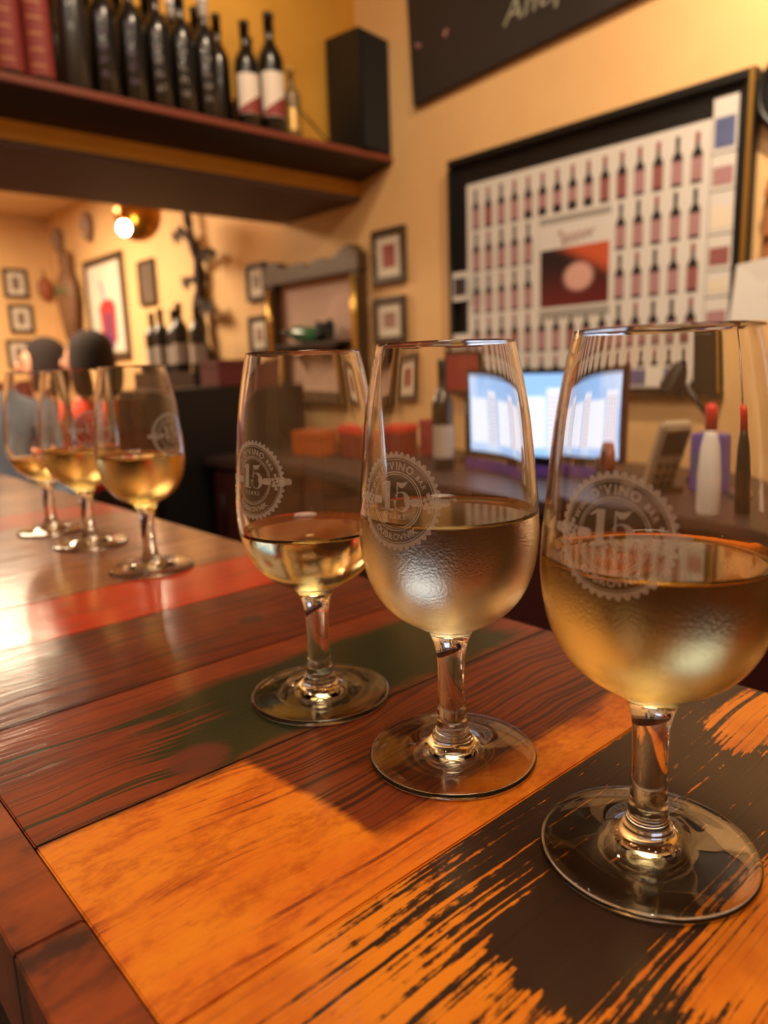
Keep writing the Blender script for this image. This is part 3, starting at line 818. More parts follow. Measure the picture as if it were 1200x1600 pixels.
# ornate gilt frame with a bottle still life inside
of_ = on_wall_thing('ornate_frame', 'ornate bronze frame with scalloped crest holding a bottle display', 'frame', 2.07, .02)
OW, OH = .60, .53
def crest(y0, y1, zb, n=14):
    pts_t = []
    for i in range(n + 1):
        t = i / n; y = y0 + (y1 - y0) * t
        pts_t.append((y, zb + .045 + .022 * abs(math.sin(t * PI * 4)) + .03 * math.exp(-((t - .08) / .08) ** 2) + .03 * math.exp(-((t - .92) / .08) ** 2)))
    vs = []
    for y, z in pts_t: vs += [(-.05, y, zb), (-.05, y, z), (-.0, y, zb), (-.0, y, z)]
    fs = []
    for i in range(n):
        a = 4 * i; b = a + 4
        fs += [(a, a + 1, b + 1, b), (a + 2, b + 2, b + 3, a + 3), (a + 1, a + 3, b + 3, b + 1), (a, b, b + 2, a + 2)]
    fs += [(0, 2, 3, 1), (4 * n, 4 * n + 1, 4 * n + 3, 4 * n + 2)]
    return MB().add(vs, fs)
wall_child(of_, crest(0, OW, OH - .06), 'crest', M_BRONZE)
for y0 in (0, OW - .06):
    sd = wall_child(of_, MB().bbox((-.045, y0, 0), (0, y0 + .06, OH - .06), .008), 'frame_side', M_BRONZE)
    wall_child(sd, MB().lathe([(.012, 0), (.014, .1), (.011, .2), (.014, .3), (.011, OH - .08)], 10, 0, Matrix.Translation((-.047, y0 + .03, .005))), 'gilt_moulding', M_GOLD)
wall_child(of_, MB().bbox((-.045, .06, 0), (0, OW - .06, .05), .008), 'frame_bottom', M_BRONZE)
wall_child(of_, MB().box((-.008, .055, .045), (-.001, OW - .055, OH - .055)), 'backing', plain('mauve_backing', rgb(196, 160, 142), .7))
def bottle_prof(r=.0375, h=.30):
    return [(r * .9, 0), (r, .006), (r, h * .60), (r * .94, h * .65), (r * .68, h * .71), (r * .42, h * .76), (r * .38, h * .80), (r * .37, h * .95), (r * .42, h * .955), (r * .42, h)]
gb = thing('green_bottle', 'green bottle lying on its side inside the ornate frame', 'bottle', (XW - .052, 2.46, .292), 0)
gm = Matrix.Rotation(math.radians(92), 4, 'X') @ Matrix.Translation((0, 0, -.13))
gm = Matrix.Rotation(math.radians(-84), 4, 'X') @ Matrix.Translation((0, 0, -.16))
MB().lathe(bottle_prof(.03, .24), 20, 0, gm).build('bottle_body', M_GREEN_GLASS, gb)
MB().lathe([(.0135, .19), (.0135, .245)], 14, 0, gm).build('foil_capsule', M_BOTTLE, gb)
ba = thing('bottle_shelf', 'small dark wooden support shelf inside the ornate frame', 'shelf', (XW - .001, 2.36, .238))
MB().bbox((-.09, -.21, -.004), (-.008, .21, .014), .004).build('board', M_DARK, ba)
for yy in (-.15, .15): MB().box((-.06, yy - .01, -.05), (-.008, yy + .01, 0)).build('bracket', M_DARK, ba)
gp = thing('grape_cluster', 'dark bunch of grapes beside the green bottle', 'grapes', (XW - .055, 2.265, .262))
for i in range(16):
    a = i * 2.4; MB().ball((.018 * math.cos(a), .035 * math.sin(a) , .012 + .05 * (i / 16) ** 1.0), .0125, seg=8, rings=6).build('grape', M_BLACK, gp)

# wall ornaments in the back room
wf = on_wall_thing('carved_figure', 'tall brown carved wall figure beside the red bottle print', 'carving', 4.86, .36)
wall_child(wf, MB().lathe([(.03, 0), (.07, .04), (.10, .16), (.13, .28), (.12, .36), (.08, .42), (.05, .46), (.065, .50), (.05, .56), (.02, .585)], 14, 0, Matrix.Translation((-.06, 0, 0)) @ Matrix.Diagonal((.45, 1, 1, 1))), 'body', plain('carved_oak', rgb(112, 78, 50), .6, noise=.5, scale=16))
wall_child(wf, MB().lathe([(.05, .26), (.105, .3), (.11, .34), (.05, .37)], 12, 0, Matrix.Translation((-.075, 0, 0)) @ Matrix.Diagonal((.45, 1, 1, 1))), 'sash', plain('olive_cloth', rgb(92, 84, 50), .8))
def mask(y, z, h, label, mat):
    t_ = on_wall_thing('wall_mask', label, 'mask', y, z)
    wall_child(t_, MB().ball((-.03, 0, h / 2), .03, h * .26, h / 2, seg=12), 'face', mat)
    wall_child(t_, MB().ball((-.06, 0, h * .5), .012, .012, h * .12, seg=8, rings=6), 'nose', mat)
M_MASK = plain('grey_clay', rgb(136, 108, 92), .7, noise=.3)
mask(5.02, .93, .16, 'grey clay mask above the carved figure', M_MASK)
mask(4.52, .93, .17, 'grey clay mask above the red bottle print', M_MASK)
orn = thing('corner_ornament', 'red-brown wooden ornament hung on the end wall by the corner', 'ornament', (1.74, YF, .665))
MB().ball((0, -.03, .07), .05, .03, .075, seg=12).build('shell', plain('terracotta', rgb(150, 84, 54), .6), orn)
MB().tube([(0, -.03, .14), (0, -.012, .19)], .004, 6).build('cord', M_DARK, orn)

# dark vine with hanging bottles on the wall right of the bright back room
vn = on_wall_thing('dried_vine', 'dark gnarled vine stem hung vertically on the wall', 'vine', 3.20, .20)
vp = []
for i in range(22):
    t = i / 21; vp.append((-.045 - .01 * math.sin(t * 9), .02 * math.sin(t * 7) + .06 * t, .70 * t))
wall_child(vn, MB().tube(vp, [.040 - .026 * (i / 21) + .005 * math.sin(i * 1.7) for i in range(22)], 9), 'trunk', plain('bark', rgb(54, 38, 32), .8, noise=.4, scale=30))
for k, (t, dy, dz) in enumerate(((.3, -.16, .06), (.45, -.14, -.05), (.62, -.2, .06), (.8, .12, .08), (.55, .1, .02))):
    b0 = Vector(vp[int(t * 21)])
    wall_child(vn, MB().tube([b0, b0 + Vector((-.03, dy * .5, dz)), b0 + Vector((-.02, dy, dz * .6))], [.016, .012, .006], 7), 'branch', bpy.data.materials['bark'])
    for q in range(2):
        c = b0 + Vector((-.03, dy * (.6 + .35 * q), dz * .7 - .01))
        wall_child(vn, MB().add([c + Vector((0, .03, 0)), c + Vector((-.015, 0, .03)), c + Vector((0, -.035, .005)), c + Vector((.005, 0, -.04))], [(0, 1, 2, 3)]), 'leaf', plain('dry_leaf', rgb(70, 62, 50), .8) if (k + q) == 0 else bpy.data.materials['dry_leaf'])

# ------------------------------------------------------------------ bottles on the ledge
def wine_bottle(loc, label, body, cap, lab=None, r=.037, h=.305, style='script', group=None, rz=0.0):
    t_ = thing('wine_bottle', label, 'bottle', loc, rz, group)
    MB().lathe(bottle_prof(r, h), 20).build('bottle_body', body, t_)
    MB().lathe([(r * .405, h * .84), (r * .405, h * .96), (r * .44, h * .962), (r * .44, h * 1.002)], 14).build('foil_capsule', cap, t_)
    def wrap(z0, z1, a0, a1, mat, name, off=.0006, n=10):
        vs = []; fs = []
        for i in range(n + 1):
            a = a0 + (a1 - a0) * i / n
            vs += [((r + off) * math.cos(a), (r + off) * math.sin(a), z0), ((r + off) * math.cos(a), (r + off) * math.sin(a), z1)]
        for i in range(n): fs.append((2 * i, 2 * i + 2, 2 * i + 3, 2 * i + 1))
        return MB().add(vs, fs, 0, True).build(name, mat, t_)
    if style == 'script':
        rnd = random.Random(int(loc[0] * 1000)); mb = MB(); z = h * .57
        for k in range(5):
            pts = []
            for i in range(12):
                u = -.45 + .9 * i / 11; a = -PI / 2 - .45 + u * .62
                pts.append(((r + .001) * math.cos(a), (r + .001) * math.sin(a), z + .009 * math.sin(i * rnd.uniform(1.6, 2.6) + k)))
            mb.tube(pts, .0013, 4); z -= h * .105
        mb.build('script_print', lab, t_)
    elif style == 'red_wrap':
        w_ = wrap(.012, h * .62, 0, 2 * PI, lab, 'red_wrapper', n=20)
        for k in range(5): wrap(.03 + k * .034, .036 + k * .034, -PI / 2 - .9, -PI / 2 + .1, M_GOLDINK, 'gold_print', .0012)
    elif style == 'label':
        wrap(h * .13, h * .50, -PI / 2 - 1.45, -PI / 2 + .75, M_LABEL_W, 'paper_label')
        a0, a1 = -PI / 2 - 1.4, -PI / 2 + .7; n = 8; vs = []; fs = []
        for i in range(n + 1):
            a = a0 + (a1 - a0) * i / n; zz = h * (.17 + .15 * i / n)
            vs += [((r + .0012) * math.cos(a), (r + .0012) * math.sin(a), h * .135), ((r + .0012) * math.cos(a), (r + .0012) * math.sin(a), zz)]
        for i in range(n): fs.append((2 * i, 2 * i + 2, 2 * i + 3, 2 * i + 1))
        MB().add(vs, fs, 0, True).build('red_sash', M_LABEL_R, t_)
    elif style == 'plain_label':
        wrap(h * .12, h * .42, -PI / 2 - 1.3, -PI / 2 + 1.0, lab, 'paper_label')
    return t_
FY, RY = LY + .042, LY + .124
fx = {}
GS = 'black bottles with pale script on the ledge'
for px, style in ((16, 'red'), (65, 'red'), (122, 'dark'), (170, 'v'), (214, 'v2'), (255, 's'), (293, 's'), (329, 's')):
    X = on_y(px, 112 + px * .25, FY).x
    if style == 'red':
        wine_bottle((X, FY, LZ), 'bottle in a red and gold wrapper at the end of the ledge row' if px < 40 else 'bottle in a red and gold wrapper next to the plain black bottle', M_BOTTLE, M_BOTTLE, M_LABEL_R, .033, .32, 'red_wrap')
    elif style == 'dark':
        wine_bottle((X, FY, LZ), 'smoky unlabelled bottle beside the red wrapped ones', M_BOTTLE2, M_BOTTLE, None, .036, .325, 'none')
    elif style in ('v', 'v2'):
        wine_bottle((X, FY, LZ), 'black bottle with violet script next to the smoky unlabelled bottle' if style == 'v' else 'black bottle with violet script next to a pale-scripted one', M_BOTTLE, M_BOTTLE, M_SCRIPT_V, .034, .31, 'script', 'black bottles with violet script on the ledge')
    else:
        wine_bottle((X, FY, LZ), {255: 'pale-scripted black bottle next to a violet-scripted one', 293: 'pale-scripted black bottle between two other pale-scripted bottles', 329: 'pale-scripted black bottle with a white cap'}[px], M_BOTTLE, M_WHITEPL if px == 329 else M_BOTTLE, M_SCRIPT, .033, .31, 'script', GS)
for px, cap in ((95, M_BOTTLE), (148, M_BOTTLE), (196, M_BOTTLE), (240, M_BOTTLE), (280, M_WHITEPL), (316, M_BOTTLE), (348, M_BOTTLE)):
    X = on_y(px, 112 + px * .24, RY).x
    wine_bottle((X, RY, LZ), 'plain black bottle in the rear row on the ledge', M_BOTTLE, cap, None, .032, .318, 'none', 'plain bottles in the rear row on the ledge')
for px, py, lab, yy in ((428, 195, 'taller bottle with white and red label near the black speaker', FY), (390, 190, 'bottle with white and red label left of the taller one', FY + .004), (394, 186, 'unlabelled dark bottle behind the white and red labelled pair', RY + .008)):
    X = on_y(px, py, yy).x
    wine_bottle((X, yy, LZ), lab, M_BOTTLE, M_BOTTLE, None, .037 if px > 420 else .034, .325 if px > 420 else .285, 'label' if px > 380 else 'none')
X = on_y(458, 195, FY + .01).x
wine_bottle((X, FY + .01, LZ), 'small clear bottle with gold label beside the black speaker', plain('pale_glass', rgb(120, 96, 60), .2), M_FOIL_G, M_FOIL_G, .026, .2, 'plain_label')
# black loudspeaker
sp = thing('loudspeaker', 'black box loudspeaker at the wall end of the ledge', 'speaker', (1.735, LY + .09, LZ), math.radians(9.0))
MB().bbox((-.094, -.088, 0), (.052, .058, .352), .004).build('cabinet', M_BLACK, sp)
MB().bbox((-.088, -.0935, .006), (.046, -.0885, .346), .002).build('grille', plain('grille_cloth', rgb(24, 23, 23), .9, noise=.3, scale=400), sp)
cb = []
for i in range(9):
    t = i / 8; cb.append((1.44 + .2 * t, LY + .012, LZ + .012 + .035 * (1 - t) - .02 * math.sin(t * PI) + .01))
tag(MB().tube([(1.43, LY + .03, LZ + .09), (1.47, LY + .012, LZ + .05), (1.53, LY + .01, LZ + .006), (1.60, LY + .008, LZ + .004), (1.66, LY + .02, LZ + .004)], .003, 6).build('speaker_cable', M_CHAR), 'thin grey cable trailing over the ledge to the speaker', 'cable')

# ------------------------------------------------------------------ back counter and its things
KX, KZ = 1.22, -.13
bc_ = thing('back_counter', 'dark burgundy counter along the wall under the poster', 'counter', (1.5, .9, BZ))
child_world(MB().bbox((KX, -.8, KZ - .03), (XW - .002, 2.30, KZ), .004), 'worktop', plain('dark_worktop', rgb(58, 44, 42), .45), bc_)
for i in range(6):
    y0 = -.78 + i * .51
    dr = child_world(MB().bbox((KX + .02, y0 + .006, BZ + .1), (KX + .04, y0 + .504, KZ - .045), .004), 'cabinet_door', M_BURG, bc_)
    h = MB().tube([(KX + .012, y0 + .44, KZ - .12), (KX + .012, y0 + .44, KZ - .26)], .005, 6).build('handle', M_CHAR)
    h.parent = dr
child_world(MB().box((KX + .04, -.78, BZ), (XW - .004, 2.285, KZ - .03)), 'carcass', M_DARK, bc_)

# monitor
MX = 1.50
mo = thing('monitor', 'black till monitor with a bright blue-white screen', 'monitor', (MX, 1.108, KZ))
MB().bbox((-.004, -.212, .038), (.022, .208, .262), .004).build('bezel', M_BLACK, mo)
def screen_mat():
    t = NT('till_screen'); c = t.obj(); sep = t.n('ShaderNodeSeparateXYZ'); t.link(c, sep.inputs[0]); y, z = sep.outputs[1], sep.outputs[2]
    n = t.noise(t.scaled(c, (1, 9, 6)), 1, 3)
    col = t.mix(t.step(n, .4, .65), rgb(150, 190, 240), rgb(196, 216, 248))
    em = t.n('ShaderNodeEmission'); em.inputs[1].default_value = 1.35
    t.link(col, em.inputs[0]); t.link(em.outputs[0], t.out.inputs[0]); t.t.nodes.remove(t.b); return t.mat
def emis(name, col, s):
    t = NT(name); em = t.n('ShaderNodeEmission'); em.inputs[0].default_value = col; em.inputs[1].default_value = s
    t.link(em.outputs[0], t.out.inputs[0]); t.t.nodes.remove(t.b); return t.mat
scr = MB().box((-.0052, -.199, .050), (-.0042, .195, .250)).build('screen', screen_mat(), mo)
M_WIN = emis('screen_window', rgb(232, 236, 250), 1.4); M_TXT = emis('screen_text', rgb(150, 140, 180), .8); M_TXT2 = emis('screen_text_red', rgb(210, 150, 170), .9)
for y0 in (.062, -.072, -.19):
    MB().box((-.0058, y0 + .05, .072), (-.0054, y0 + .122, .195)).build('white_panel', M_WIN, scr)
    mb = MB()
    for k in range(4):
        for q in range(12): mb.box((-.0058, y0 + .004 + k * .010, .075 + q * .011), (-.0054, y0 + .009 + k * .010, .081 + q * .011))
    MB().box((-.0056, y0 + .001, .07), (-.0053, y0 + .044, .215)).build('list_column', M_WIN, scr)
    mb.build('list_lines', M_TXT if y0 > 0 else M_TXT2, scr)
MB().bbox((-.02, -.09, 0), (.12, .09, .012), .004).build('foot', M_BLACK, mo)
MB().box((.022, -.03, .008), (.045, .03, .15)).build('stand_neck', M_BLACK, mo)
MB().bbox((-.03, -.2, .001), (-.016, .2, .028), .003).build('purple_lit_strip', plain('painted_violet_light', rgb(88, 62, 150), .4), mo)  # purple light below the monitor, put into the colour of this strip

# red sign on a stand, bottle and boxes
rs = thing('red_sign', 'dark red framed sign board on a slim black stand', 'sign', (1.62, 1.43, KZ))
MB().bbox((-.012, -.095, .195), (.012, .095, .315), .003).build('frame', M_BLACK, rs)
MB().box((-.014, -.083, .207), (-.0125, .083, .303)).build('panel', plain('dark_red_panel', rgb(140, 34, 32), .5, noise=.15), rs)
MB().tube([(0, 0, .01), (0, 0, .196)], .007, 8).build('post', M_BLACK, rs)
MB().lathe([(.05, 0), (.05, .008), (.012, .014)], 18).build('base', M_BLACK, rs)
wb = wine_bottle((1.42, 1.36, KZ), 'dark wine bottle with pale label standing by the red sign', M_BOTTLE, M_BOTTLE, plain('grey_label', rgb(170, 158, 150), .6), .036, .29, 'plain_label', None, -.6)
def carton(loc, size, label, mat, mat2, rz=0.0):
    c = thing('carton', label, 'box', loc, rz)
    w, d, h = size
    MB().bbox((-w / 2, -d / 2, 0), (w / 2, d / 2, h), .003).build('box_body', mat, c)
    MB().bbox((-w / 2 - .002, -d / 2 - .002, h - .02), (w / 2 + .002, d / 2 + .002, h + .004), .002).build('lid', mat2, c)
carton((1.45, 1.95, KZ), (.12, .16, .075), 'orange carton on the back counter', M_ORANGE, M_ORANGE, .2)
carton((1.55, 1.76, KZ), (.12, .15, .095), 'red carton with a bright lid beside the orange one', plain('brick_red_card', rgb(120, 32, 18), .5), M_SHIRT_RED, .1)
carton((1.62, 1.60, KZ), (.06, .10, .11), 'slim crimson carton between the red carton and the sign', plain('crimson_card', rgb(150, 44, 56), .5), plain('crimson_card_lid', rgb(150, 44, 56), .5))
# things near the right end: tape dispenser, label box, pens, scissors, bottles
tp = thing('tape_dispenser', 'black tape dispenser on the back counter near the monitor', 'dispenser', (1.42, .90, KZ), -.7)
MB().bbox((-.03, -.06, 0), (.03, .06, .035), .008).build('base', M_BLACK, tp)
MB().lathe([(.022, -.012), (.04, -.012), (.04, .012), (.022, .012)], 20, 0, Matrix.Translation((0, 0, .06)) @ Matrix.Rotation(PI / 2, 4, 'Y'), cap=False).build('tape_roll', plain('brown_tape', rgb(120, 60, 40), .4), tp)
MB().box((-.02, .05, .03), (.02, .068, .06)).build('cutter', M_STEEL, tp)
lb = thing('card_reader', 'pale card terminal leaning in a cradle beside the tape dispenser', 'card reader', (1.44, .765, KZ), -.5)
rm = Matrix.Rotation(math.radians(28), 4, 'X')
MB().bbox((-.04, -.012, .0), (.04, .016, .17), .006, 0, rm).build('body', plain('beige_plastic', rgb(168, 150, 128), .45), lb)
MB().box((-.03, -.0135, .10), (.03, -.0122, .155), 0, rm).build('display', M_BLACK, lb)
for i in range(3):
    for j in range(3): MB().bbox((-.028 + i * .02, -.0155, .02 + j * .022), (-.014 + i * .02, -.012, .034 + j * .022), .002, 0, rm).build('key', M_CHAR, lb)
MB().bbox((-.045, -.05, 0), (.045, .03, .012), .003).build('cradle', M_CHAR, lb)
dl = thing('desk_lamp', 'small dark jointed desk lamp behind the card terminal', 'lamp', (1.62, .72, KZ))
MB().lathe([(.05, 0), (.05, .012), (.02, .018)], 18).build('base', M_CHAR, dl)
MB().tube([(0, 0, .015), (-.03, -.02, .15), (-.06, .06, .24)], .008, 8).build('arm', M_CHAR, dl)
MB().lathe([(.012, .03), (.02, .02), (.035, -.03)], 16, 0, Matrix.Translation((-.06, .06, .235)) @ Matrix.Rotation(.5, 4, 'X'), cap=False).build('shade', M_CHAR, dl)
pc = thing('purple_box', 'violet and blue printed box on the back counter', 'box', (1.52, .66, KZ))
MB().bbox((-.03, -.045, 0), (.03, .045, .12), .003).build('box_body', M_PURPLE, pc)
MB().box((-.031, -.035, .03), (-.0302, .035, .08)).build('printed_panel', M_BLUE, pc)
def cap_bottle(loc, label, body, h, r):
    t_ = thing('squeeze_bottle', label, 'bottle', loc)
    MB().lathe([(r * .92, 0), (r, .008), (r, h * .35), (r * .82, h * .6), (r * .58, h * .72), (r * .5, h * .76)], 20).build('bottle_body', body, t_)
    MB().lathe([(r * .52, h * .755), (r * .52, h * .96), (r * .42, h)], 16).build('screw_cap', M_REDPL, t_)
cap_bottle((1.27, .555, KZ), 'white squeeze bottle with red cap on the back counter', M_WHITEPL, .20, .026)
cap_bottle((1.33, .49, KZ), 'dark squeeze bottle with red cap beside the white one', M_CHAR, .20, .024)
# paper pinned to the wall, wooden rack and wall clock at the right end of the poster
pp = tag(MB().add([(1.50, .655, .212), (1.50, .50, .205), (1.50, .50, .335), (1.505, .648, .318), (1.498, .655, .212), (1.498, .50, .205), (1.498, .50, .335), (1.503, .648, .318)], [(0, 1, 2, 3), (7, 6, 5, 4), (0, 4, 5, 1), (1, 5, 6, 2), (2, 6, 7, 3), (3, 7, 4, 0)]).build('paper_sheet', M_PAPER), 'white paper sheet held up in a clip stand', 'paper')
ps = thing('clip_stand', 'thin metal clip stand holding the white paper sheet', 'stand', (1.512, .56, KZ))
MB().tube([(0, 0, .008), (0, 0, .36)], .004, 8).build('rod', M_STEEL, ps)
MB().lathe([(.045, 0), (.045, .008), (.01, .012)], 18).build('base', M_STEEL, ps)
MB().bbox((-.018, -.02, .455 - .01), (.006, .02, .475), .002).build('clip', M_BLACK, ps) if False else MB().bbox((-.016, -.02, .452), (.006, .02, .474), .002).build('clip', M_BLACK, ps)
MB().tube([(0, 0, .35), (0, 0, .46)], .004, 8).build('upper_rod', M_STEEL, ps)
rk = on_wall_thing('wooden_rack', 'brown wooden wall rack beyond the gilt edge of the poster', 'rack', .46, .29)
for z in (.03, .12, .20): wall_child(rk, MB().bbox((-.04, 0, z - .012), (0, .25, z + .012), .003), 'rail', plain('rack_wood', rgb(156, 100, 58), .5) if z == .03 else bpy.data.materials['rack_wood'])
for y in (.0, .115, .23): wall_child(rk, MB().bbox((-.03, y, 0), (-.002, y + .02, .23), .003), 'upright', bpy.data.materials['rack_wood'])
ck = on_wall_thing('wall_clock', 'dark round wall clock right of the poster', 'clock', .655, .69)
cm = Matrix.Rotation(-PI / 2, 4, 'Y')
wall_child(ck, MB().lathe([(.09, 0), (.09, .03), (.078, .036), (.074, .03)], 32, 0, cm, cap=False), 'rim', M_BLACK)
wall_child(ck, MB().lathe([(.001, .024), (.076, .024)], 32, 0, cm, cap=False), 'dial', M_CHAR)
wall_child(ck, MB().box((-.028, -.003, -.01), (-.026, .003, .05)).box((-.028, -.035, -.003), (-.026, .005, .003)), 'hands', M_STEEL)

# black cabinet at the end of the counter with a red box on it
fr = thing('wine_fridge', 'tall black wine cabinet standing at the end of the back counter', 'cabinet', (1.38, 2.53, BZ))
MB().bbox((-.30, -.20, 0), (.30, .20, 1.20), .006).build('cabinet_body', M_BLACK, fr)
MB().bbox((-.318, -.19, .06), (-.301, .19, 1.17), .004).build('door', plain('smoked_door', rgb(16, 13, 13), .25), fr)
MB().tube([(-.335, -.16, .55), (-.335, -.16, .9)], .007, 8).build('handle', M_CHAR, fr)
carton((1.45, 2.45, .101), (.2, .14, .09), 'dark red box on top of the black wine cabinet', plain('oxblood_card', rgb(96, 36, 34), .6), plain('oxblood_lid', rgb(96, 36, 34), .6))
# bottles and glasses on a low cabinet against the wall
sb = thing('side_cabinet', 'low dark cabinet against the wall of the back room', 'cabinet', (1.60, 3.08, BZ))
MB().bbox((-.13, -.29, 0), (.13, .29, 1.26), .006).build('cabinet_body', M_DARK, sb)
for yy in (-.285, .005): MB().bbox((-.142, yy, .1), (-.131, yy + .28, 1.2), .003).build('cabinet_door', M_BURG, sb)
for k, (xx, yy, hh) in enumerate(((1.55, 3.31, .27), (1.55, 3.22, .28), (1.57, 3.13, .27), (1.55, 3.04, .29), (1.58, 2.94, .27))):
    wine_bottle((xx, yy, .161), 'dark bottle with grey label in the row on the low cabinet', M_BOTTLE2, M_BOTTLE, bpy.data.materials['grey_label'], .036, hh, 'plain_label', 'bottles on the low cabinet', -.6)

# ------------------------------------------------------------------ pendant lamp
lp = on_y(216, 345, 3.2)
LB = lp.z - .085
pl = thing('pendant_lamp', 'brass bowl pendant lamp hanging in the back room', 'lamp', (lp.x, lp.y, LB))
M_BRASS = plain('polished_brass', rgb(176, 116, 36), .28, .9)
MB().lathe([(.001, 0), (.03, .004), (.06, .022), (.085, .055), (.098, .10), (.10, .15), (.096, .15), (.094, .10), (.08, .06), (.056, .03), (.03, .012), (.001, .008)], 32, cap=False).build('shade', M_BRASS, pl)
for k in range(3):
    a = k * 2 * PI / 3
    MB().tube([(.097 * math.cos(a), .097 * math.sin(a), .148), (0, 0, .27)], .002, 5).build('chain', M_BRASS, pl)
MB().tube([(0, 0, .265), (0, 0, CZ2 - LB)], .004, 8).build('cord', M_BLACK, pl)
M_BULB = emis('lit_bulb', (1, .82, .56, 1), 40.0)
MB().ball((0, 0, .11), .034, .034, .042).build('bulb', M_BULB, pl)
MB().lathe([(.008, -.03), (.038, -.02), (.04, 0)], 16, 0, Matrix.Translation((0, 0, CZ2 - LB))).build('ceiling_rose', M_BRASS, pl)
s2 = on_y(194, 356, 3.05)
sl = thing('spot_lamp', 'small bright spot lamp hanging beside the brass bowl', 'lamp', tuple(s2))
MB().ball((0, 0, 0), .026, .026, .03).build('bulb', M_BULB, sl)
MB().lathe([(.016, .026), (.018, .07), (.006, .08)], 14).build('socket', M_BRASS, sl)
MB().tube([(0, 0, .078), (0, 0, CZ2 - s2.z)], .003, 6).build('cord', M_BLACK, sl)
s3 = on_z(184, 328, CZ2 - .03)
cl = thing('ceiling_light', 'round white ceiling light at the edge of the passage', 'lamp', (s3.x, s3.y, CZ2))
MB().lathe([(.10, -.03), (.11, -.02), (.11, 0)], 28).build('rim', M_STEEL, cl)
MB().lathe([(.001, -.036), (.06, -.035), (.098, -.030)], 28, cap=False).build('diffuser', emis('lamp_diffuser', (1, .9, .75, 1), 8.0), cl)

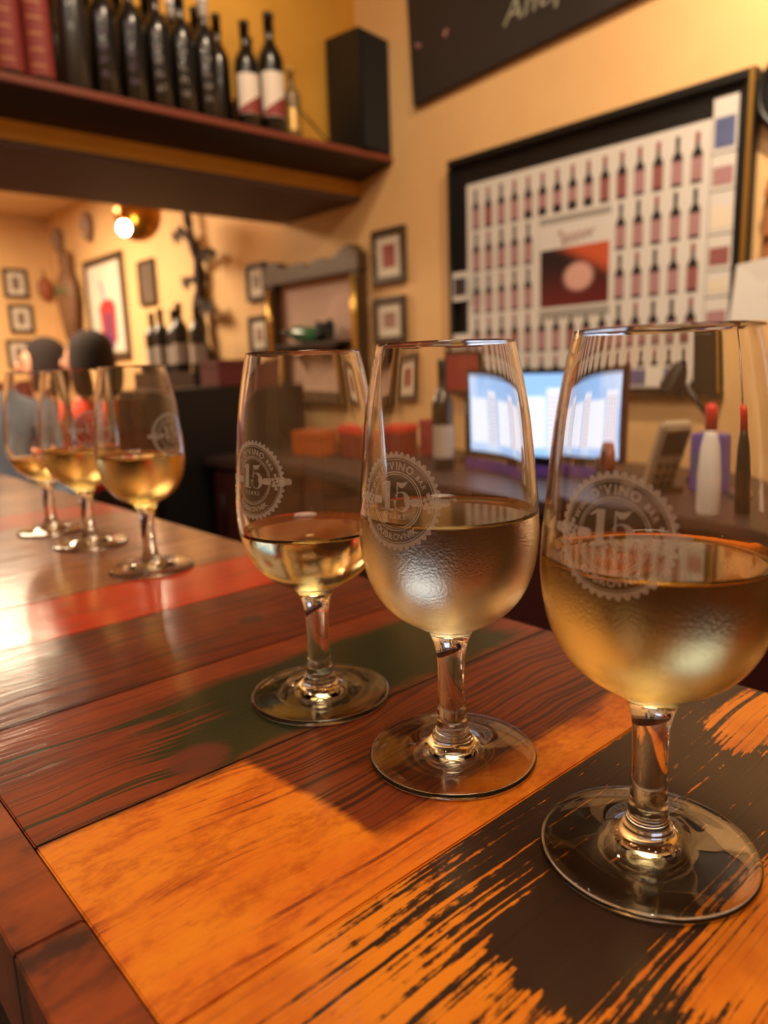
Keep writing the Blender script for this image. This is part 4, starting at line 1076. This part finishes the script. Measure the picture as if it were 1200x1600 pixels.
# ------------------------------------------------------------------ people at the far end
def person(loc, rz, label, shirt, trouser, lean=0.0, seat=.74, hair_long=False):
    """seated on a bar stool; local frame: +Y is where the person faces, origin on the floor"""
    t_ = thing('person', label, 'person', loc, rz)
    S = seat + .02
    bm = bmesh.new(); joints = {}
    def J(n, p, r): joints[n] = (bm.verts.new(p), r)
    J('pelvis', (0, 0, S + .10), (.15, .11)); J('waist', (0, .01 + lean * .15, S + .26), (.135, .095)); J('chest', (0, .02 + lean * .4, S + .43), (.16, .11))
    J('neck0', (0, .02 + lean * .55, S + .56), (.065, .06)); J('neck1', (0, .03 + lean * .6, S + .63), (.05, .052)); J('head0', (0, .045 + lean * .65, S + .70), (.068, .08)); J('head1', (0, .04 + lean * .65, S + .79), (.074, .092)); J('head2', (0, .03 + lean * .65, S + .845), (.05, .06))
    E_ = [('pelvis', 'waist'), ('waist', 'chest'), ('chest', 'neck0'), ('neck0', 'neck1'), ('neck1', 'head0'), ('head0', 'head1'), ('head1', 'head2')]
    for s, sx in (('l', -1), ('r', 1)):
        J('sh' + s, (sx * .19, .02 + lean * .45, S + .49), (.058, .058)); J('el' + s, (sx * .235, .10 + lean * .4, S + .25), (.044, .044)); J('wr' + s, (sx * .12, .30 + lean * .4, S + .27), (.03, .03)); J('ha' + s, (sx * .07, .37 + lean * .4, S + .28), (.035, .022))
        J('hip' + s, (sx * .09, .05, S + .07), (.085, .08)); J('kn' + s, (sx * .12, .42, S + .06), (.06, .06)); J('an' + s, (sx * .12, .38, S - .38), (.04, .04)); J('to' + s, (sx * .12, .50, S - .42), (.04, .028))
        E_ += [('chest', 'sh' + s), ('sh' + s, 'el' + s), ('el' + s, 'wr' + s), ('wr' + s, 'ha' + s), ('pelvis', 'hip' + s), ('hip' + s, 'kn' + s), ('kn' + s, 'an' + s), ('an' + s, 'to' + s)]
    for a, b in E_: bm.edges.new((joints[a][0], joints[b][0]))
    bm.verts.index_update(); names = list(joints)
    me = bpy.data.meshes.new('body'); bm.to_mesh(me); bm.free()
    ob = bpy.data.objects.new('body', me); COL.objects.link(ob)
    sk = ob.modifiers.new('skin', 'SKIN'); sk.use_smooth_shade = True
    for i, n in enumerate(names):
        me.skin_vertices[0].data[i].radius = joints[n][1]
        me.skin_vertices[0].data[i].use_root = (n == 'pelvis')
    ss = ob.modifiers.new('sub', 'SUBSURF'); ss.levels = 2; ss.render_levels = 2
    dg = bpy.context.evaluated_depsgraph_get(); dg.update()
    m2 = bpy.data.meshes.new_from_object(ob.evaluated_get(dg)); bpy.data.objects.remove(ob)
    for mm in (M_SKIN, shirt, trouser, M_BLACK): 
        m2.materials.append(mm)
    for p in m2.polygons:
        c = p.center; p.use_smooth = True
        if c.z > S + .575 and abs(c.x) < .1: p.material_index = 0
        elif c.z > S + .13 and not (c.y > .27 + lean * .4 and abs(c.x) < .16): p.material_index = 1
        elif c.z > S + .13: p.material_index = 0
        elif c.z > S - .36: p.material_index = 2
        else: p.material_index = 3
    bo = bpy.data.objects.new('body', m2); COL.objects.link(bo); bo.parent = t_
    hx, hy, hz = 0, .035 + lean * .65, S + .785
    HP = [(.03, -.20), (.085, -.185), (.112, -.12), (.114, -.04), (.110, .03), (.098, .075), (.07, .108), (.035, .124), (.005, .128)] if hair_long else [(.04, -.075), (.085, -.06), (.100, -.01), (.103, .04), (.094, .08), (.066, .11), (.03, .126), (.005, .129)]
    hb = MB().lathe(HP, 20, 0, Matrix.Translation((hx, hy - (.052 if hair_long else .036), hz)))
    hb.build('hair', M_HAIR, t_)
    fb = MB()
    for sx in (-1, 1):
        MB().ball((hx + sx * .031, hy + .083, hz - .005), .011, .008, .009, seg=8, rings=6).build('eye', M_BLACK, t_)
        MB().ball((hx + sx * .082, hy + .0, hz - .02), .012, .02, .03, seg=8, rings=6).build('ear', M_SKIN, t_)
    MB().ball((hx, hy + .098, hz - .035), .013, .018, .024, seg=8, rings=6).build('nose', M_SKIN, t_)
    MB().ball((hx, hy + .082, hz - .075), .025, .010, .007, seg=8, rings=6).build('mouth', plain('lip', rgb(160, 84, 78), .5) if 'lip' not in bpy.data.materials else bpy.data.materials['lip'], t_)
    return t_
def stool(loc, label, seat=.74):
    t_ = thing('bar_stool', label, 'stool', loc)
    MB().lathe([(.15, seat - .05), (.17, seat - .04), (.175, seat - .015), (.16, seat)], 22).build('seat', M_DARK, t_)
    for k in range(4):
        a = PI / 4 + k * PI / 2
        MB().tube([(.10 * math.cos(a), .10 * math.sin(a), seat - .05), (.20 * math.cos(a), .20 * math.sin(a), 0)], .014, 8).build('leg', M_DARK, t_)
    pts = [(.165 * math.cos(2 * PI * i / 24), .165 * math.sin(2 * PI * i / 24), .26) for i in range(25)]
    MB().tube(pts, .009, 6).build('foot_ring', M_CHAR, t_)
SEAT = .74
for (px, py, Yp, rz, lab, sh, tr, ln, hl, slab) in (
        (146, 540, 3.75, .75, 'person with dark hair in a bright red top, back turned', M_SHIRT_RED, M_TROUSER, .05, True, 'dark bar stool under the person in the red top'),
        (86, 560, 4.40, 1.5, 'person with long dark hair in a dark plum top', M_SHIRT_DARK, M_TROUSER, .1, True, 'dark bar stool under the person in the plum top'),
        (-60, 600, 2.35, PI - .2, 'person in a pale denim shirt sitting at the end of the bar', M_SHIRT_BLUE, plain('mauve_cloth', rgb(110, 70, 76), .85), .05, False, 'dark bar stool under the person in pale denim')):
    h = on_y(px, py, Yp); dz = .19 if Yp > 4.2 else (.19 if Yp > 3 else .10)
    person((h.x, h.y, BZ), rz, lab, sh, tr, ln, SEAT - dz, hl)
    stool((h.x, h.y, BZ), slab, SEAT - dz)
# red banquette along the end wall
bq = thing('banquette', 'dark red upholstered bench along the end wall', 'bench', (.6, YF - .3, BZ))
MB().bbox((-1.6, -.25, .12), (.95, .25, .48), .03).build('seat', plain('oxblood_leather', rgb(92, 30, 30), .5), bq)
MB().bbox((-1.6, .12, .46), (.95, .28, 1.24), .03).build('backrest', bpy.data.materials['oxblood_leather'], bq)
MB().box((-1.55, -.2, 0), (.9, .2, .12)).build('plinth', M_DARK, bq)
